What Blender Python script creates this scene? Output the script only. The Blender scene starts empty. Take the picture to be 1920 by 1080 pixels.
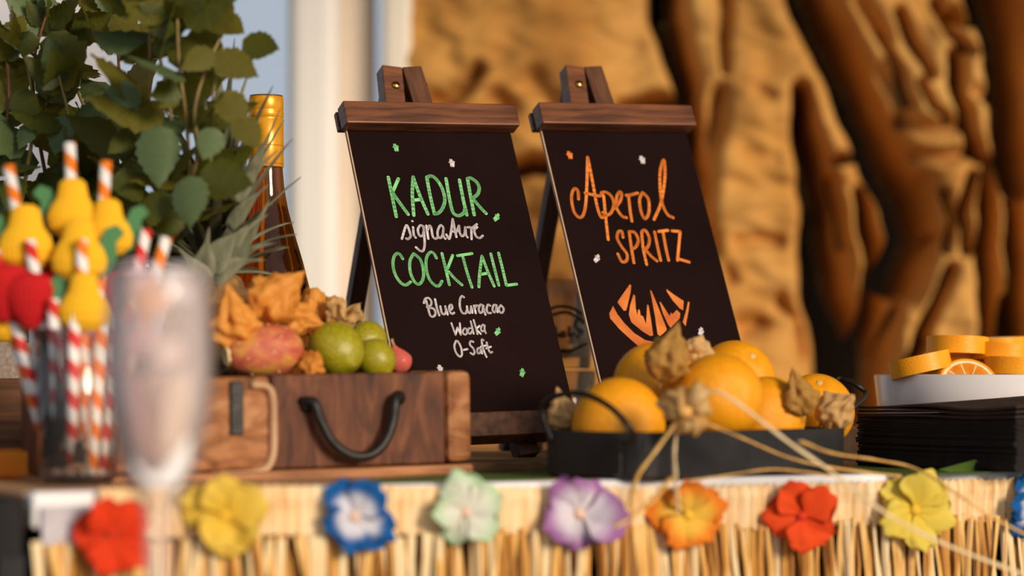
import bpy, math, random
import numpy as np
from mathutils import Vector, Matrix, noise

# ------------------------------------------------------------------ camera, light, exposure
R = math.radians
sc = bpy.context.scene
F = 85.0/36.0*1920.0            # focal length in photo pixels
YH = 702.0                      # eye level in the photo
T = 0.92                        # table top height
ZC = T + 0.08                   # camera height

cam_d = bpy.data.cameras.new('camera')
cam_d.lens = 85; cam_d.sensor_width = 36; cam_d.sensor_fit = 'HORIZONTAL'
cam_d.shift_y = (YH-540.0)/1920.0
cam_d.dof.use_dof = True; cam_d.dof.focus_distance = 2.13; cam_d.dof.aperture_fstop = 2.6
cam_d.clip_start = 0.05
cam = bpy.data.objects.new('camera', cam_d); sc.collection.objects.link(cam)
cam.location = (0, 0, ZC); cam.rotation_euler = (R(90), 0, 0)
sc.camera = cam

w = bpy.data.worlds.new('sky'); sc.world = w; w.use_nodes = True
bg = w.node_tree.nodes['Background']
bg.inputs[0].default_value = (0.80, 0.90, 1.0, 1); bg.inputs[1].default_value = 0.56

sun_d = bpy.data.lights.new('sun', 'SUN'); sun_d.energy = 3.6; sun_d.angle = R(18); sun_d.color = (1.0, 0.83, 0.62)
sun = bpy.data.objects.new('sun', sun_d); sc.collection.objects.link(sun)
sun.rotation_euler = Vector((-0.60, 0.76, -0.27)).to_track_quat('-Z', 'Y').to_euler()

vs = sc.view_settings
vs.view_transform = 'Standard'; vs.look = 'None'; vs.gamma = 1; vs.use_curve_mapping = False; vs.exposure = 0.0

# ------------------------------------------------------------------ helpers
rnd = random.Random(7)
def P(px, py, d):
    return Vector(((px-960.0)/F*d, d, ZC-(py-YH)/F*d))
def ground(px, py, z=T):
    d = (ZC-z)*F/(py-YH)
    return P(px, py, d)

class MB:
    def __init__(s): s.v = []; s.f = []; s.uv = {}
    def add(s, vs_, fs):
        n = len(s.v); s.v += [Vector(v) for v in vs_]; s.f += [tuple(i+n for i in f) for f in fs]; return n
    def box(s, c, size, m=None):
        a, b, d = size[0]/2, size[1]/2, size[2]/2
        vs_ = [Vector((x, y, z)) for x in (-a, a) for y in (-b, b) for z in (-d, d)]
        if m is not None: vs_ = [m @ v for v in vs_]
        c = Vector(c)
        s.add([v+c for v in vs_], [(0,1,3,2),(4,6,7,5),(0,4,5,1),(2,3,7,6),(0,2,6,4),(1,5,7,3)]); return s
    def prism(s, pts, vec):                      # polygon pts extruded by vec
        n = len(pts); vec = Vector(vec); pts = [Vector(p) for p in pts]
        s.add(pts+[p+vec for p in pts], [tuple(range(n))[::-1], tuple(range(n, 2*n))]+[(i, (i+1) % n, n+(i+1) % n, n+i) for i in range(n)]); return s
    def tube(s, pts, r, seg=8, cap=True, flat=None):
        pts = [Vector(p) for p in pts]; n = len(pts)
        rr = r if isinstance(r, (list, tuple)) else [r]*n
        up = None; base = len(s.v); vs_ = []; fs = []
        for i, p in enumerate(pts):
            t = (pts[min(i+1, n-1)]-pts[max(i-1, 0)]).normalized()
            if up is None: up = Vector((0, 0, 1)) if abs(t.z) < .9 else Vector((1, 0, 0))
            a = t.cross(up)
            a = a.normalized() if a.length > 1e-6 else t.orthogonal().normalized()
            up = a.cross(t).normalized()
            for k in range(seg):
                an = 2*math.pi*k/seg
                vs_.append(p+(a*math.cos(an)+up*math.sin(an)*(flat or 1))*rr[i])
        for i in range(n-1):
            for k in range(seg):
                fs.append((i*seg+k, i*seg+(k+1) % seg, (i+1)*seg+(k+1) % seg, (i+1)*seg+k))
        if cap: fs += [tuple(range(seg))[::-1], tuple((n-1)*seg+k for k in range(seg))]
        s.add(vs_, fs); return s
    def lathe(s, prof, c=(0, 0, 0), seg=32, fn=None, m=None, closed=False):
        vs_ = []; fs = []; n = len(prof)
        for i, (r, z) in enumerate(prof):
            for k in range(seg):
                a = 2*math.pi*k/seg; q = fn(r, z, a) if fn else (r, z)
                v = Vector((q[0]*math.cos(a), q[0]*math.sin(a), q[1]))
                vs_.append((m @ v if m is not None else v)+Vector(c))
        for i in range(n if closed else n-1):
            j = (i+1) % n
            for k in range(seg):
                fs.append((i*seg+k, i*seg+(k+1) % seg, j*seg+(k+1) % seg, j*seg+k))
        if not closed:
            if prof[0][0] > 1e-5: fs.append(tuple(range(seg))[::-1])
            if prof[-1][0] > 1e-5: fs.append(tuple((n-1)*seg+k for k in range(seg)))
        s.add(vs_, fs); return s
    def mesh(s, name, off=(0, 0, 0), smooth=False):
        me = bpy.data.meshes.new(name); o = Vector(off)
        me.from_pydata([tuple(v-o) for v in s.v], [], s.f)
        me.validate(); me.update()
        if smooth: me.polygons.foreach_set('use_smooth', [True]*len(me.polygons))
        return me

def link(o): sc.collection.objects.link(o); return o
def tag(o, label=None, cat=None, group=None, kind=None):
    if label: o['label'] = label
    if cat: o['category'] = cat
    if group: o['group'] = group
    if kind: o['kind'] = kind
    return o
def empty(name, loc, label, cat, group=None):
    o = link(bpy.data.objects.new(name, None)); o.location = loc; o.empty_display_size = .02
    return tag(o, label, cat, group)
def bevel(o, wd=.002, seg=2):
    m = o.modifiers.new('bevel', 'BEVEL'); m.width = wd; m.segments = seg; m.limit_method = 'ANGLE'; return o
def subsurf(o, l=1):
    m = o.modifiers.new('subsurf', 'SUBSURF'); m.levels = l; m.render_levels = l; return o
def solid(o, t=.001, off=0):
    m = o.modifiers.new('solid', 'SOLIDIFY'); m.thickness = t; m.offset = off; return o
def part(name, mb, mat, root, parent=None, smooth=False, label=None, kind=None):
    """a mesh given in world coordinates, made a child of root (or of a part of root)"""
    o = bpy.data.objects.new(name, mb.mesh(name, root.location, smooth))
    o.data.materials.append(mat); link(o); o.parent = parent or root
    return tag(o, label, None, None, kind)
def lone(name, mb, mat, loc, label, cat, group=None, smooth=False, kind=None):
    o = bpy.data.objects.new(name, mb.mesh(name, loc, smooth)); o.location = loc
    o.data.materials.append(mat); link(o)
    return tag(o, label, cat, group, kind)
def struct(name, mb, mat, label=None, cat=None):
    return lone(name, mb, mat, (0, 0, 0), label or name.replace('_', ' '), cat or name.split('_')[0], kind='structure')
def inst(name, me, parent, mat4):
    o = bpy.data.objects.new(name, me); link(o); o.parent = parent; o.matrix_local = mat4; return o
def frame(z, x=None):                            # rotation whose z axis is z
    z = Vector(z).normalized(); x = Vector(x) if x is not None else z.orthogonal()
    x = (x-z*x.dot(z)).normalized(); y = z.cross(x)
    return Matrix((x, y, z)).transposed()
def smooth_path(pts, n=6):                       # Catmull-Rom
    pts = [Vector(p) for p in pts]
    if len(pts) < 3: return pts
    q = [pts[0]*2-pts[1]]+pts+[pts[-1]*2-pts[-2]]; out = []
    for i in range(1, len(q)-2):
        a, b, c, d = q[i-1], q[i], q[i+1], q[i+2]
        for k in range(n):
            t = k/n
            out.append(.5*((2*b)+(c-a)*t+(2*a-5*b+4*c-d)*t*t+(3*b-a-3*c+d)*t**3))
    out.append(pts[-1]); return out

# ------------------------------------------------------------------ materials
def new_mat(name):
    m = bpy.data.materials.new(name); m.use_nodes = True
    nt = m.node_tree; return m, nt, nt.nodes['Principled BSDF']
def nd(nt, t, **kw):
    n = nt.nodes.new(t)
    for k, v in kw.items(): setattr(n, k, v)
    return n
def ramp(nt, fac, stops):
    r = nd(nt, 'ShaderNodeValToRGB'); e = r.color_ramp.elements
    while len(e) < len(stops): e.new(.5)
    for i, (p, c) in enumerate(stops): e[i].position = p; e[i].color = (*c, 1)
    nt.links.new(fac, r.inputs[0]); return r.outputs[0]
def mottled(name, c1, c2, scale=20, rough=.6, stretch=(1, 1, 1), detail=4, bump=0, spec=.3, dist=0, c3=None, sub=0, bscale=None, coat=0):
    m, nt, b = new_mat(name)
    tc = nd(nt, 'ShaderNodeTexCoord'); mp = nd(nt, 'ShaderNodeMapping'); mp.inputs['Scale'].default_value = stretch
    nt.links.new(tc.outputs['Object'], mp.inputs[0])
    n = nd(nt, 'ShaderNodeTexNoise'); n.inputs['Scale'].default_value = scale; n.inputs['Detail'].default_value = detail
    n.inputs['Distortion'].default_value = dist
    nt.links.new(mp.outputs[0], n.inputs['Vector'])
    st = [(.32, c1), (.68, c2)] if c3 is None else [(.28, c1), (.5, c2), (.72, c3)]
    nt.links.new(ramp(nt, n.outputs[0], st), b.inputs['Base Color'])
    b.inputs['Roughness'].default_value = rough; b.inputs['Specular IOR Level'].default_value = spec
    if sub: b.inputs['Subsurface Weight'].default_value = sub; b.inputs['Subsurface Radius'].default_value = (.01, .005, .002); b.inputs['Subsurface Scale'].default_value = .5
    if coat: b.inputs['Coat Weight'].default_value = coat
    if bump:
        bn = n
        if bscale:
            bn = nd(nt, 'ShaderNodeTexNoise'); bn.inputs['Scale'].default_value = bscale; bn.inputs['Detail'].default_value = 2
            nt.links.new(mp.outputs[0], bn.inputs['Vector'])
        bp = nd(nt, 'ShaderNodeBump'); bp.inputs['Strength'].default_value = bump; bp.inputs['Distance'].default_value = .002
        nt.links.new(bn.outputs[0], bp.inputs['Height']); nt.links.new(bp.outputs[0], b.inputs['Normal'])
    return m
def leafy(name, c1, c2, scale=30, rough=.45, trans=.35, tcol=None, stretch=(1, 1, 1)):
    m = mottled(name, c1, c2, scale, rough, stretch=stretch, spec=.35); nt = m.node_tree; b = nt.nodes['Principled BSDF']
    t = nd(nt, 'ShaderNodeBsdfTranslucent'); t.inputs[0].default_value = (*(tcol or [min(1, x*1.6) for x in c2]), 1)
    mx = nd(nt, 'ShaderNodeMixShader'); mx.inputs[0].default_value = trans
    nt.links.new(b.outputs[0], mx.inputs[1]); nt.links.new(t.outputs[0], mx.inputs[2])
    nt.links.new(mx.outputs[0], nt.nodes['Material Output'].inputs[0]); return m
def thin_glass(name, tint=(1, 1, 1), ior=1.5, rough=0.0, base=0.0, film=(.9, .9, .9)):
    m, nt, b = new_mat(name)
    tr = nd(nt, 'ShaderNodeBsdfTransparent'); tr.inputs[0].default_value = (*tint, 1)
    gl = nd(nt, 'ShaderNodeBsdfGlossy'); gl.inputs['Roughness'].default_value = rough
    fr = nd(nt, 'ShaderNodeFresnel'); fr.inputs[0].default_value = ior
    mx = nd(nt, 'ShaderNodeMixShader')
    nt.links.new(fr.outputs[0], mx.inputs[0]); nt.links.new(tr.outputs[0], mx.inputs[1]); nt.links.new(gl.outputs[0], mx.inputs[2])
    out = mx
    if base:
        df = nd(nt, 'ShaderNodeBsdfDiffuse'); df.inputs[0].default_value = (*film, 1)
        m2 = nd(nt, 'ShaderNodeMixShader'); m2.inputs[0].default_value = base
        nt.links.new(mx.outputs[0], m2.inputs[1]); nt.links.new(df.outputs[0], m2.inputs[2]); out = m2
    nt.links.new(out.outputs[0], nt.nodes['Material Output'].inputs[0]); return m
def uv_ramp(name, stops, rough=.75, trans=.25, axis=1, warp=.25, nscale=60):
    """colour dyed along the UV's v direction (petal heart to rim)"""
    m, nt, b = new_mat(name)
    uv = nd(nt, 'ShaderNodeUVMap'); sp = nd(nt, 'ShaderNodeSeparateXYZ'); nt.links.new(uv.outputs[0], sp.inputs[0])
    tc = nd(nt, 'ShaderNodeTexCoord'); n = nd(nt, 'ShaderNodeTexNoise'); n.inputs['Scale'].default_value = nscale
    nt.links.new(tc.outputs['Object'], n.inputs['Vector'])
    ma = nd(nt, 'ShaderNodeMath', operation='MULTIPLY_ADD'); ma.inputs[1].default_value = warp; nt.links.new(n.outputs[0], ma.inputs[0]); nt.links.new(sp.outputs[axis], ma.inputs[2])
    su = nd(nt, 'ShaderNodeMath', operation='SUBTRACT'); su.inputs[1].default_value = warp/2; nt.links.new(ma.outputs[0], su.inputs[0])
    col = ramp(nt, su.outputs[0], stops)
    nt.links.new(col, b.inputs['Base Color']); b.inputs['Roughness'].default_value = rough; b.inputs['Specular IOR Level'].default_value = .15
    t = nd(nt, 'ShaderNodeBsdfTranslucent'); nt.links.new(col, t.inputs[0])
    mx = nd(nt, 'ShaderNodeMixShader'); mx.inputs[0].default_value = trans
    nt.links.new(b.outputs[0], mx.inputs[1]); nt.links.new(t.outputs[0], mx.inputs[2]); nt.links.new(mx.outputs[0], nt.nodes['Material Output'].inputs[0])
    return m
def stripes(name, c1, c2, pitch=.022):
    """two-colour helix around the local z axis"""
    m, nt, b = new_mat(name)
    tc = nd(nt, 'ShaderNodeTexCoord'); sp = nd(nt, 'ShaderNodeSeparateXYZ'); nt.links.new(tc.outputs['Object'], sp.inputs[0])
    at = nd(nt, 'ShaderNodeMath', operation='ARCTAN2'); nt.links.new(sp.outputs[1], at.inputs[0]); nt.links.new(sp.outputs[0], at.inputs[1])
    a = nd(nt, 'ShaderNodeMath', operation='MULTIPLY'); a.inputs[1].default_value = 1/(2*math.pi); nt.links.new(at.outputs[0], a.inputs[0])
    z = nd(nt, 'ShaderNodeMath', operation='MULTIPLY_ADD'); z.inputs[1].default_value = 1/pitch; nt.links.new(sp.outputs[2], z.inputs[0]); nt.links.new(a.outputs[0], z.inputs[2])
    fr = nd(nt, 'ShaderNodeMath', operation='FRACT'); nt.links.new(z.outputs[0], fr.inputs[0])
    gt = nd(nt, 'ShaderNodeMath', operation='GREATER_THAN'); gt.inputs[1].default_value = .5; nt.links.new(fr.outputs[0], gt.inputs[0])
    mx = nd(nt, 'ShaderNodeMix', data_type='RGBA'); mx.inputs[6].default_value = (*c1, 1); mx.inputs[7].default_value = (*c2, 1)
    nt.links.new(gt.outputs[0], mx.inputs[0]); nt.links.new(mx.outputs[2], b.inputs['Base Color']); b.inputs['Roughness'].default_value = .6
    return m

M = {}
M['white'] = mottled('white_laminate', (.78, .76, .78), (.84, .82, .84), 8, .35)
M['white_frame'] = mottled('white_painted_frame', (.80, .76, .72), (.85, .81, .77), 3, .45)
M['beige_frame'] = mottled('beige_painted_frame', (.66, .55, .46), (.70, .60, .50), 3, .5)
M['cream_frame'] = mottled('cream_painted_frame', (.82, .74, .62), (.86, .78, .66), 3, .5)
M['plaster'] = mottled('pale_plaster', (.74, .66, .64), (.80, .72, .70), 2, .9)
M['dark_wall'] = mottled('dark_wall', (.006, .004, .003), (.010, .006, .004), 4, .9, spec=.05)  # near-black, so the cuts in the drape read as deep fold shade
M['sky_blocker'] = mottled('sky_blocker', (.10, .07, .05), (.14, .10, .07), 4, .9)
M['floor'] = mottled('terrace_floor', (.20, .15, .11), (.28, .21, .16), 6, .7)
M['table_wood'] = mottled('table_wood', (.42, .22, .10), (.55, .31, .15), 9, .4, stretch=(1, 8, 8), bump=.1)
M['dark_metal'] = mottled('black_powder_coat', (.008, .007, .007), (.018, .016, .016), 60, .6, bump=.1, spec=.15)
M['tray_metal'] = mottled('tray_metal', (.010, .009, .009), (.026, .023, .023), 14, .5, spec=.3, dist=1)
M['iron'] = mottled('wrought_iron', (.006, .005, .005), (.018, .014, .012), 80, .45, spec=.35, bump=.3)
M['cloth_back'] = mottled('ochre_burlap', (.33, .14, .032), (.54, .265, .068), 4.2, .95, detail=3, spec=.05, dist=.15, c3=(.66, .37, .115), bump=.15, bscale=300)
M['sign_wood'] = mottled('sign_wood', (.060, .018, .008), (.21, .070, .025), 16, .42, stretch=(1, 9, 9), detail=7, bump=.15, spec=.45, dist=.4)
M['sign_wood_dark'] = mottled('sign_leg_wood', (.045, .015, .007), (.13, .050, .022), 20, .5, stretch=(6, 6, 1), detail=7, bump=.15)
M['board'] = mottled('chalkboard', (.0085, .0032, .0030), (.014, .0054, .005), 6, .8, spec=.05)
M['board_edge'] = mottled('fibreboard_edge', (.42, .27, .17), (.52, .35, .23), 60, .8)
M['chalk_green'] = mottled('green_marker', (.15, .50, .17), (.27, .64, .28), 120, .7)
M['chalk_white'] = mottled('white_marker', (.60, .52, .55), (.76, .68, .71), 120, .7)
M['chalk_orange'] = mottled('orange_marker', (.72, .17, .02), (.88, .27, .04), 90, .7)
M['chalk_rust'] = mottled('rust_marker', (.50, .11, .02), (.74, .22, .035), 45, .7)
M['brass'] = mottled('brass', (.55, .28, .07), (.75, .42, .12), 50, .25); M['brass'].node_tree.nodes['Principled BSDF'].inputs['Metallic'].default_value = 1
M['crate'] = mottled('old_crate_wood', (.022, .007, .004), (.10, .028, .010), 17, .6, stretch=(3, 1, .8), detail=9, dist=1.6, bump=.5, c3=(.20, .066, .023))
M['crate_end'] = mottled('worn_crate_wood', (.07, .021, .008), (.30, .11, .034), 22, .65, stretch=(1, 1, 2), detail=9, dist=1.6, bump=.5, c3=(.48, .23, .10))
M['crate_pale'] = mottled('bare_worn_wood', (.42, .23, .12), (.62, .40, .24), 30, .7, bump=.2)
M['crate_base'] = mottled('crate_base_wood', (.20, .075, .03), (.46, .20, .08), 18, .6, stretch=(1, 6, 6), detail=6, bump=.3)
M['slab'] = mottled('slab_wood', (.10, .055, .022), (.22, .12, .05), 14, .6, stretch=(1, 6, 6), detail=6, bump=.3)
M['slab_pale'] = mottled('slab_pale_wood', (.50, .24, .09), (.62, .33, .14), 12, .55, stretch=(1, 6, 6), detail=5, bump=.2)
M['orange_skin'] = mottled('orange_peel', (.86, .31, .004), (.92, .39, .010), 9, .40, bump=.25, bscale=330, sub=.12, spec=.4)
M['orange_nub'] = mottled('orange_navel', (.55, .38, .16), (.72, .55, .28), 200, .7)
M['slice_rind'] = mottled('slice_rind', (.88, .32, .005), (.94, .40, .012), 30, .4, bump=.2, bscale=500, sub=.1)
M['pith'] = mottled('orange_pith', (.86, .66, .36), (.92, .78, .50), 80, .7)
M['flesh'] = mottled('orange_flesh', (.60, .17, .01), (.85, .33, .03), 90, .3, sub=.1)
M['husk'] = leafy('papery_husk', (.80, .30, .02), (.96, .60, .15), 80, .45, .5, tcol=(1.0, .58, .09))
M['husk_pale'] = leafy('pale_papery_husk', (.66, .40, .12), (.92, .72, .38), 70, .6, .5, tcol=(.95, .70, .30))
M['husk_dark'] = leafy('brown_papery_husk', (.34, .15, .022), (.66, .38, .09), 60, .55, .35, tcol=(.75, .38, .07))
M['berry'] = mottled('physalis_berry', (.80, .26, .01), (.88, .36, .02), 20, .25, sub=.2)
M['pear_fruit'] = mottled('prickly_pear_skin', (.40, .055, .04), (.56, .15, .075), 1.6, .45, c3=(.66, .33, .05), dist=.9, bump=.2, bscale=70)
M['pear_spot'] = mottled('prickly_pear_areole', (.70, .52, .22), (.80, .64, .34), 90, .8)
M['lime'] = mottled('lime_skin', (.19, .17, .006), (.33, .28, .010), 12, .33, bump=.12, bscale=220, sub=.08, spec=.5, c3=(.46, .39, .02))
M['red_fruit'] = mottled('red_fruit_skin', (.36, .03, .04), (.60, .10, .09), 30, .4, c3=(.70, .30, .12), stretch=(1, 1, 3))
M['stalk'] = mottled('dry_stalk', (.30, .22, .08), (.46, .36, .15), 40, .8)
M['mint'] = leafy('mint_leaf', (.040, .052, .007), (.10, .110, .014), 40, .5, .35, tcol=(.34, .30, .03))
M['mint2'] = leafy('mint_leaf_pale', (.075, .115, .045), (.12, .165, .065), 40, .5, .25, tcol=(.22, .26, .05))
M['mint3'] = leafy('mint_leaf_olive', (.09, .085, .012), (.17, .15, .02), 40, .5, .35, tcol=(.34, .26, .03))
M['stem'] = mottled('mint_stem', (.16, .10, .035), (.30, .23, .07), 40, .6)
M['stem_red'] = mottled('mint_stem_reddish', (.14, .045, .022), (.22, .09, .035), 40, .6)
M['crown'] = leafy('pineapple_leaf', (.13, .15, .085), (.32, .30, .20), 26, .5, .2, tcol=(.25, .25, .12), stretch=(5, 5, 1))
M['crown_dark'] = leafy('pineapple_leaf_dark', (.035, .028, .014), (.10, .10, .05), 26, .5, .15, stretch=(5, 5, 1))
M['pine_skin'] = mottled('pineapple_skin', (.14, .075, .03), (.42, .22, .07), 60, .6, bump=.3)
M['capsule'] = mottled('gold_capsule', (.80, .33, .008), (.90, .42, .015), 5, .28, spec=.6); M['capsule'].node_tree.nodes['Principled BSDF'].inputs['Metallic'].default_value = .35
M['capsule_line'] = mottled('capsule_line', (.40, .10, .004), (.45, .13, .006), 20, .4)
M['bottle_cap'] = mottled('dark_cap_top', (.03, .015, .01), (.05, .03, .015), 30, .4)
M['bowl'] = mottled('white_porcelain', (.72, .67, .67), (.76, .71, .71), 3, .2, spec=.5)
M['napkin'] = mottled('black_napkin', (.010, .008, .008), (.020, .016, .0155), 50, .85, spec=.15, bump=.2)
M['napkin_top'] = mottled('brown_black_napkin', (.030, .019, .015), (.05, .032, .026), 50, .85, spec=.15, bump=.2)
M['palm'] = leafy('green_leaf', (.07, .13, .02), (.14, .22, .045), 12, .45, .15, stretch=(1, 6, 1))
M['raffia'] = mottled('raffia', (.60, .29, .065), (.78, .45, .13), 30, .6, c3=(.84, .57, .24), stretch=(6, 6, 1))
M['raffia2'] = mottled('raffia_deep', (.42, .17, .028), (.64, .31, .065), 30, .6, stretch=(6, 6, 1))
M['raffia3'] = mottled('raffia_pale', (.74, .53, .27), (.86, .69, .42), 30, .6, stretch=(6, 6, 1))
M['raffia_band'] = mottled('raffia_band', (.66, .36, .13), (.86, .60, .32), 55, .75, c3=(.90, .72, .48), stretch=(2, 2, .4), detail=5, bump=.5)
M['tape'] = mottled('grey_fabric_tape', (.44, .40, .45), (.54, .50, .55), 60, .8)
M['straw_red'] = stripes('red_striped_paper', (.66, .025, .018), (.84, .80, .78))
M['straw_orange'] = stripes('orange_striped_paper', (.84, .20, .012), (.84, .80, .76))
M['paper_yellow'] = mottled('yellow_tissue_paper', (.82, .40, .012), (.88, .50, .03), 40, .8, spec=.1)
M['paper_red'] = mottled('red_tissue_paper', (.42, .008, .012), (.56, .02, .02), 40, .8, spec=.1)
M['paper_green'] = mottled('green_tissue_paper', (.05, .17, .065), (.12, .29, .13), 40, .8, spec=.1)
M['glass'] = thin_glass('clear_glass', (.975, .97, .965), base=.02)
M['glass_print'] = mottled('black_print', (.015, .01, .008), (.02, .015, .01), 20, .5)
M['glass_warm'] = thin_glass('warm_clear_glass', (.90, .86, .82), rough=.04, base=.10, film=(.62, .50, .40))
M['cocktail_glass'] = thin_glass('cocktail_glass', (.99, .97, .97), base=.20, film=(.94, .82, .80))
M['drink'] = thin_glass('pale_pink_drink', (.97, .90, .88), ior=1.1, base=.16, film=(.95, .80, .76))
M['ice_white'] = thin_glass('cloudy_ice', (1, 1, 1), ior=1.2, base=.95, film=(.97, .95, .96))
M['ice_pink'] = thin_glass('pink_ice', (1, .9, .92), ior=1.2, base=.95, film=(.96, .66, .74))
M['ice_cream'] = thin_glass('cream_ice', (1, .97, .9), ior=1.2, base=.97, film=(.98, .93, .74))
M['garnish_peach'] = thin_glass('peach_petal', (1, .8, .6), ior=1.1, base=.92, film=(.92, .45, .18))
M['garnish_brown'] = thin_glass('brown_dried_fruit', (.8, .7, .5), ior=1.1, base=.9, film=(.26, .15, .07))
M['pot_grey'] = mottled('speckled_stone', (.26, .20, .17), (.42, .34, .30), 260, .8, bump=.4)
M['pot_black'] = mottled('black_plastic', (.008, .007, .007), (.014, .012, .011), 30, .5)
M['soil'] = mottled('potting_soil', (.02, .012, .007), (.05, .03, .018), 90, .95, bump=.8)
M['box_wood'] = mottled('rough_box_wood', (.055, .022, .010), (.20, .085, .035), 40, .7, stretch=(.3, .3, 3), detail=8, bump=.5)
M['orange_cloth'] = mottled('orange_cloth', (.90, .22, .012), (.95, .28, .02), 30, .8)
M['louver'] = mottled('dark_louver', (.012, .011, .011), (.022, .021, .021), 40, .6, spec=.2)

m, nt, b = new_mat('amber_bottle_glass'); M['amber'] = m
b.inputs['Base Color'].default_value = (.34, .085, .006, 1); b.inputs['Transmission Weight'].default_value = 1; b.inputs['Roughness'].default_value = .02; b.inputs['IOR'].default_value = 1.42
tcx = nd(nt, 'ShaderNodeTexCoord'); nz = nd(nt, 'ShaderNodeTexNoise'); nz.inputs['Scale'].default_value = 42
nt.links.new(tcx.outputs['Object'], nz.inputs['Vector']); bp = nd(nt, 'ShaderNodeBump'); bp.inputs['Strength'].default_value = .22; bp.inputs['Distance'].default_value = .004
nt.links.new(nz.outputs[0], bp.inputs['Height']); nt.links.new(bp.outputs[0], b.inputs['Normal'])
def flat(name, rough=.05): return thin_glass(name, (.97, .98, 1.0), 1.45, rough)
M['pane'] = flat('window_pane')

# ------------------------------------------------------------------ setting
D_BG = 3.2
bx = lambda px: (px-960.0)/F*D_BG
mb = MB(); mb.box((0, 4.0, -.05), (9, 16, .1)); struct('floor', mb, M['floor'], 'brown terrace floor under the bar')
mb = MB(); mb.box(((bx(770)+3.2)/2, D_BG+.75, 1.5), (3.2-bx(770), .12, 3.0)); struct('wall_back', mb, M['dark_wall'], 'wall blackened as fold shade behind the ochre drape')
mb = MB(); mb.box((-1.9, 7.2, 1.5), (1.4, .2, 3.0)); struct('wall_outside', mb, M['plaster'], 'pale plaster wall seen outside through the window')

mb = MB(); mb.box((0, 2.65, 2.36), (7, 2.7, .06)); struct('ceiling', mb, M['sky_blocker'], 'added unseen roof panel blocking sky light over the bar')  # unseen panel added to hold back sky light from above

# window with its white posts
wroot = link(bpy.data.objects.new('window_1', None)); wroot.location = (bx(640), D_BG, 0)
tag(wroot, 'tall window with white posts behind the mint plant', 'window', None, 'structure')
def post(name, x0, x1, y, dep, mat, round_=.012):
    mb = MB(); mb.box(((bx(x0)+bx(x1))/2, y+dep/2, 1.25), (bx(x1)-bx(x0), dep, 2.5))
    o = part(name, mb, mat, wroot); return bevel(o, round_, 4)
post('frame_post', 540, 636, D_BG-.02, .09, M['white_frame'], .02)
post('frame_post', 628, 694, D_BG+.05, .09, M['beige_frame'], .006)
post('frame_post', 716, 772, D_BG+.0, .10, M['cream_frame'], .012)
post('frame_post', -420, -330, D_BG, .09, M['white_frame'], .02)
mb = MB(); mb.box(((bx(-420)+bx(772))/2, D_BG+.04, .58), (bx(772)-bx(-420), .10, .10)); bevel(part('window_sill', mb, M['white_frame'], wroot), .008)
mb = MB(); mb.box(((bx(-420)+bx(772))/2, D_BG+.04, 2.52), (bx(772)-bx(-420), .10, .12)); bevel(part('window_head', mb, M['white_frame'], wroot), .008)
mb = MB(); mb.box(((bx(-330)+bx(545))/2, D_BG+.05, 1.54), (bx(545)-bx(-330), .006, 1.84)); part('pane', mb, M['pane'], wroot)
mb = MB(); mb.box(((bx(690)+bx(718))/2, D_BG+.07, 1.54), (bx(718)-bx(690), .006, 1.84)); part('pane', mb, M['pane'], wroot)

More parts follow.
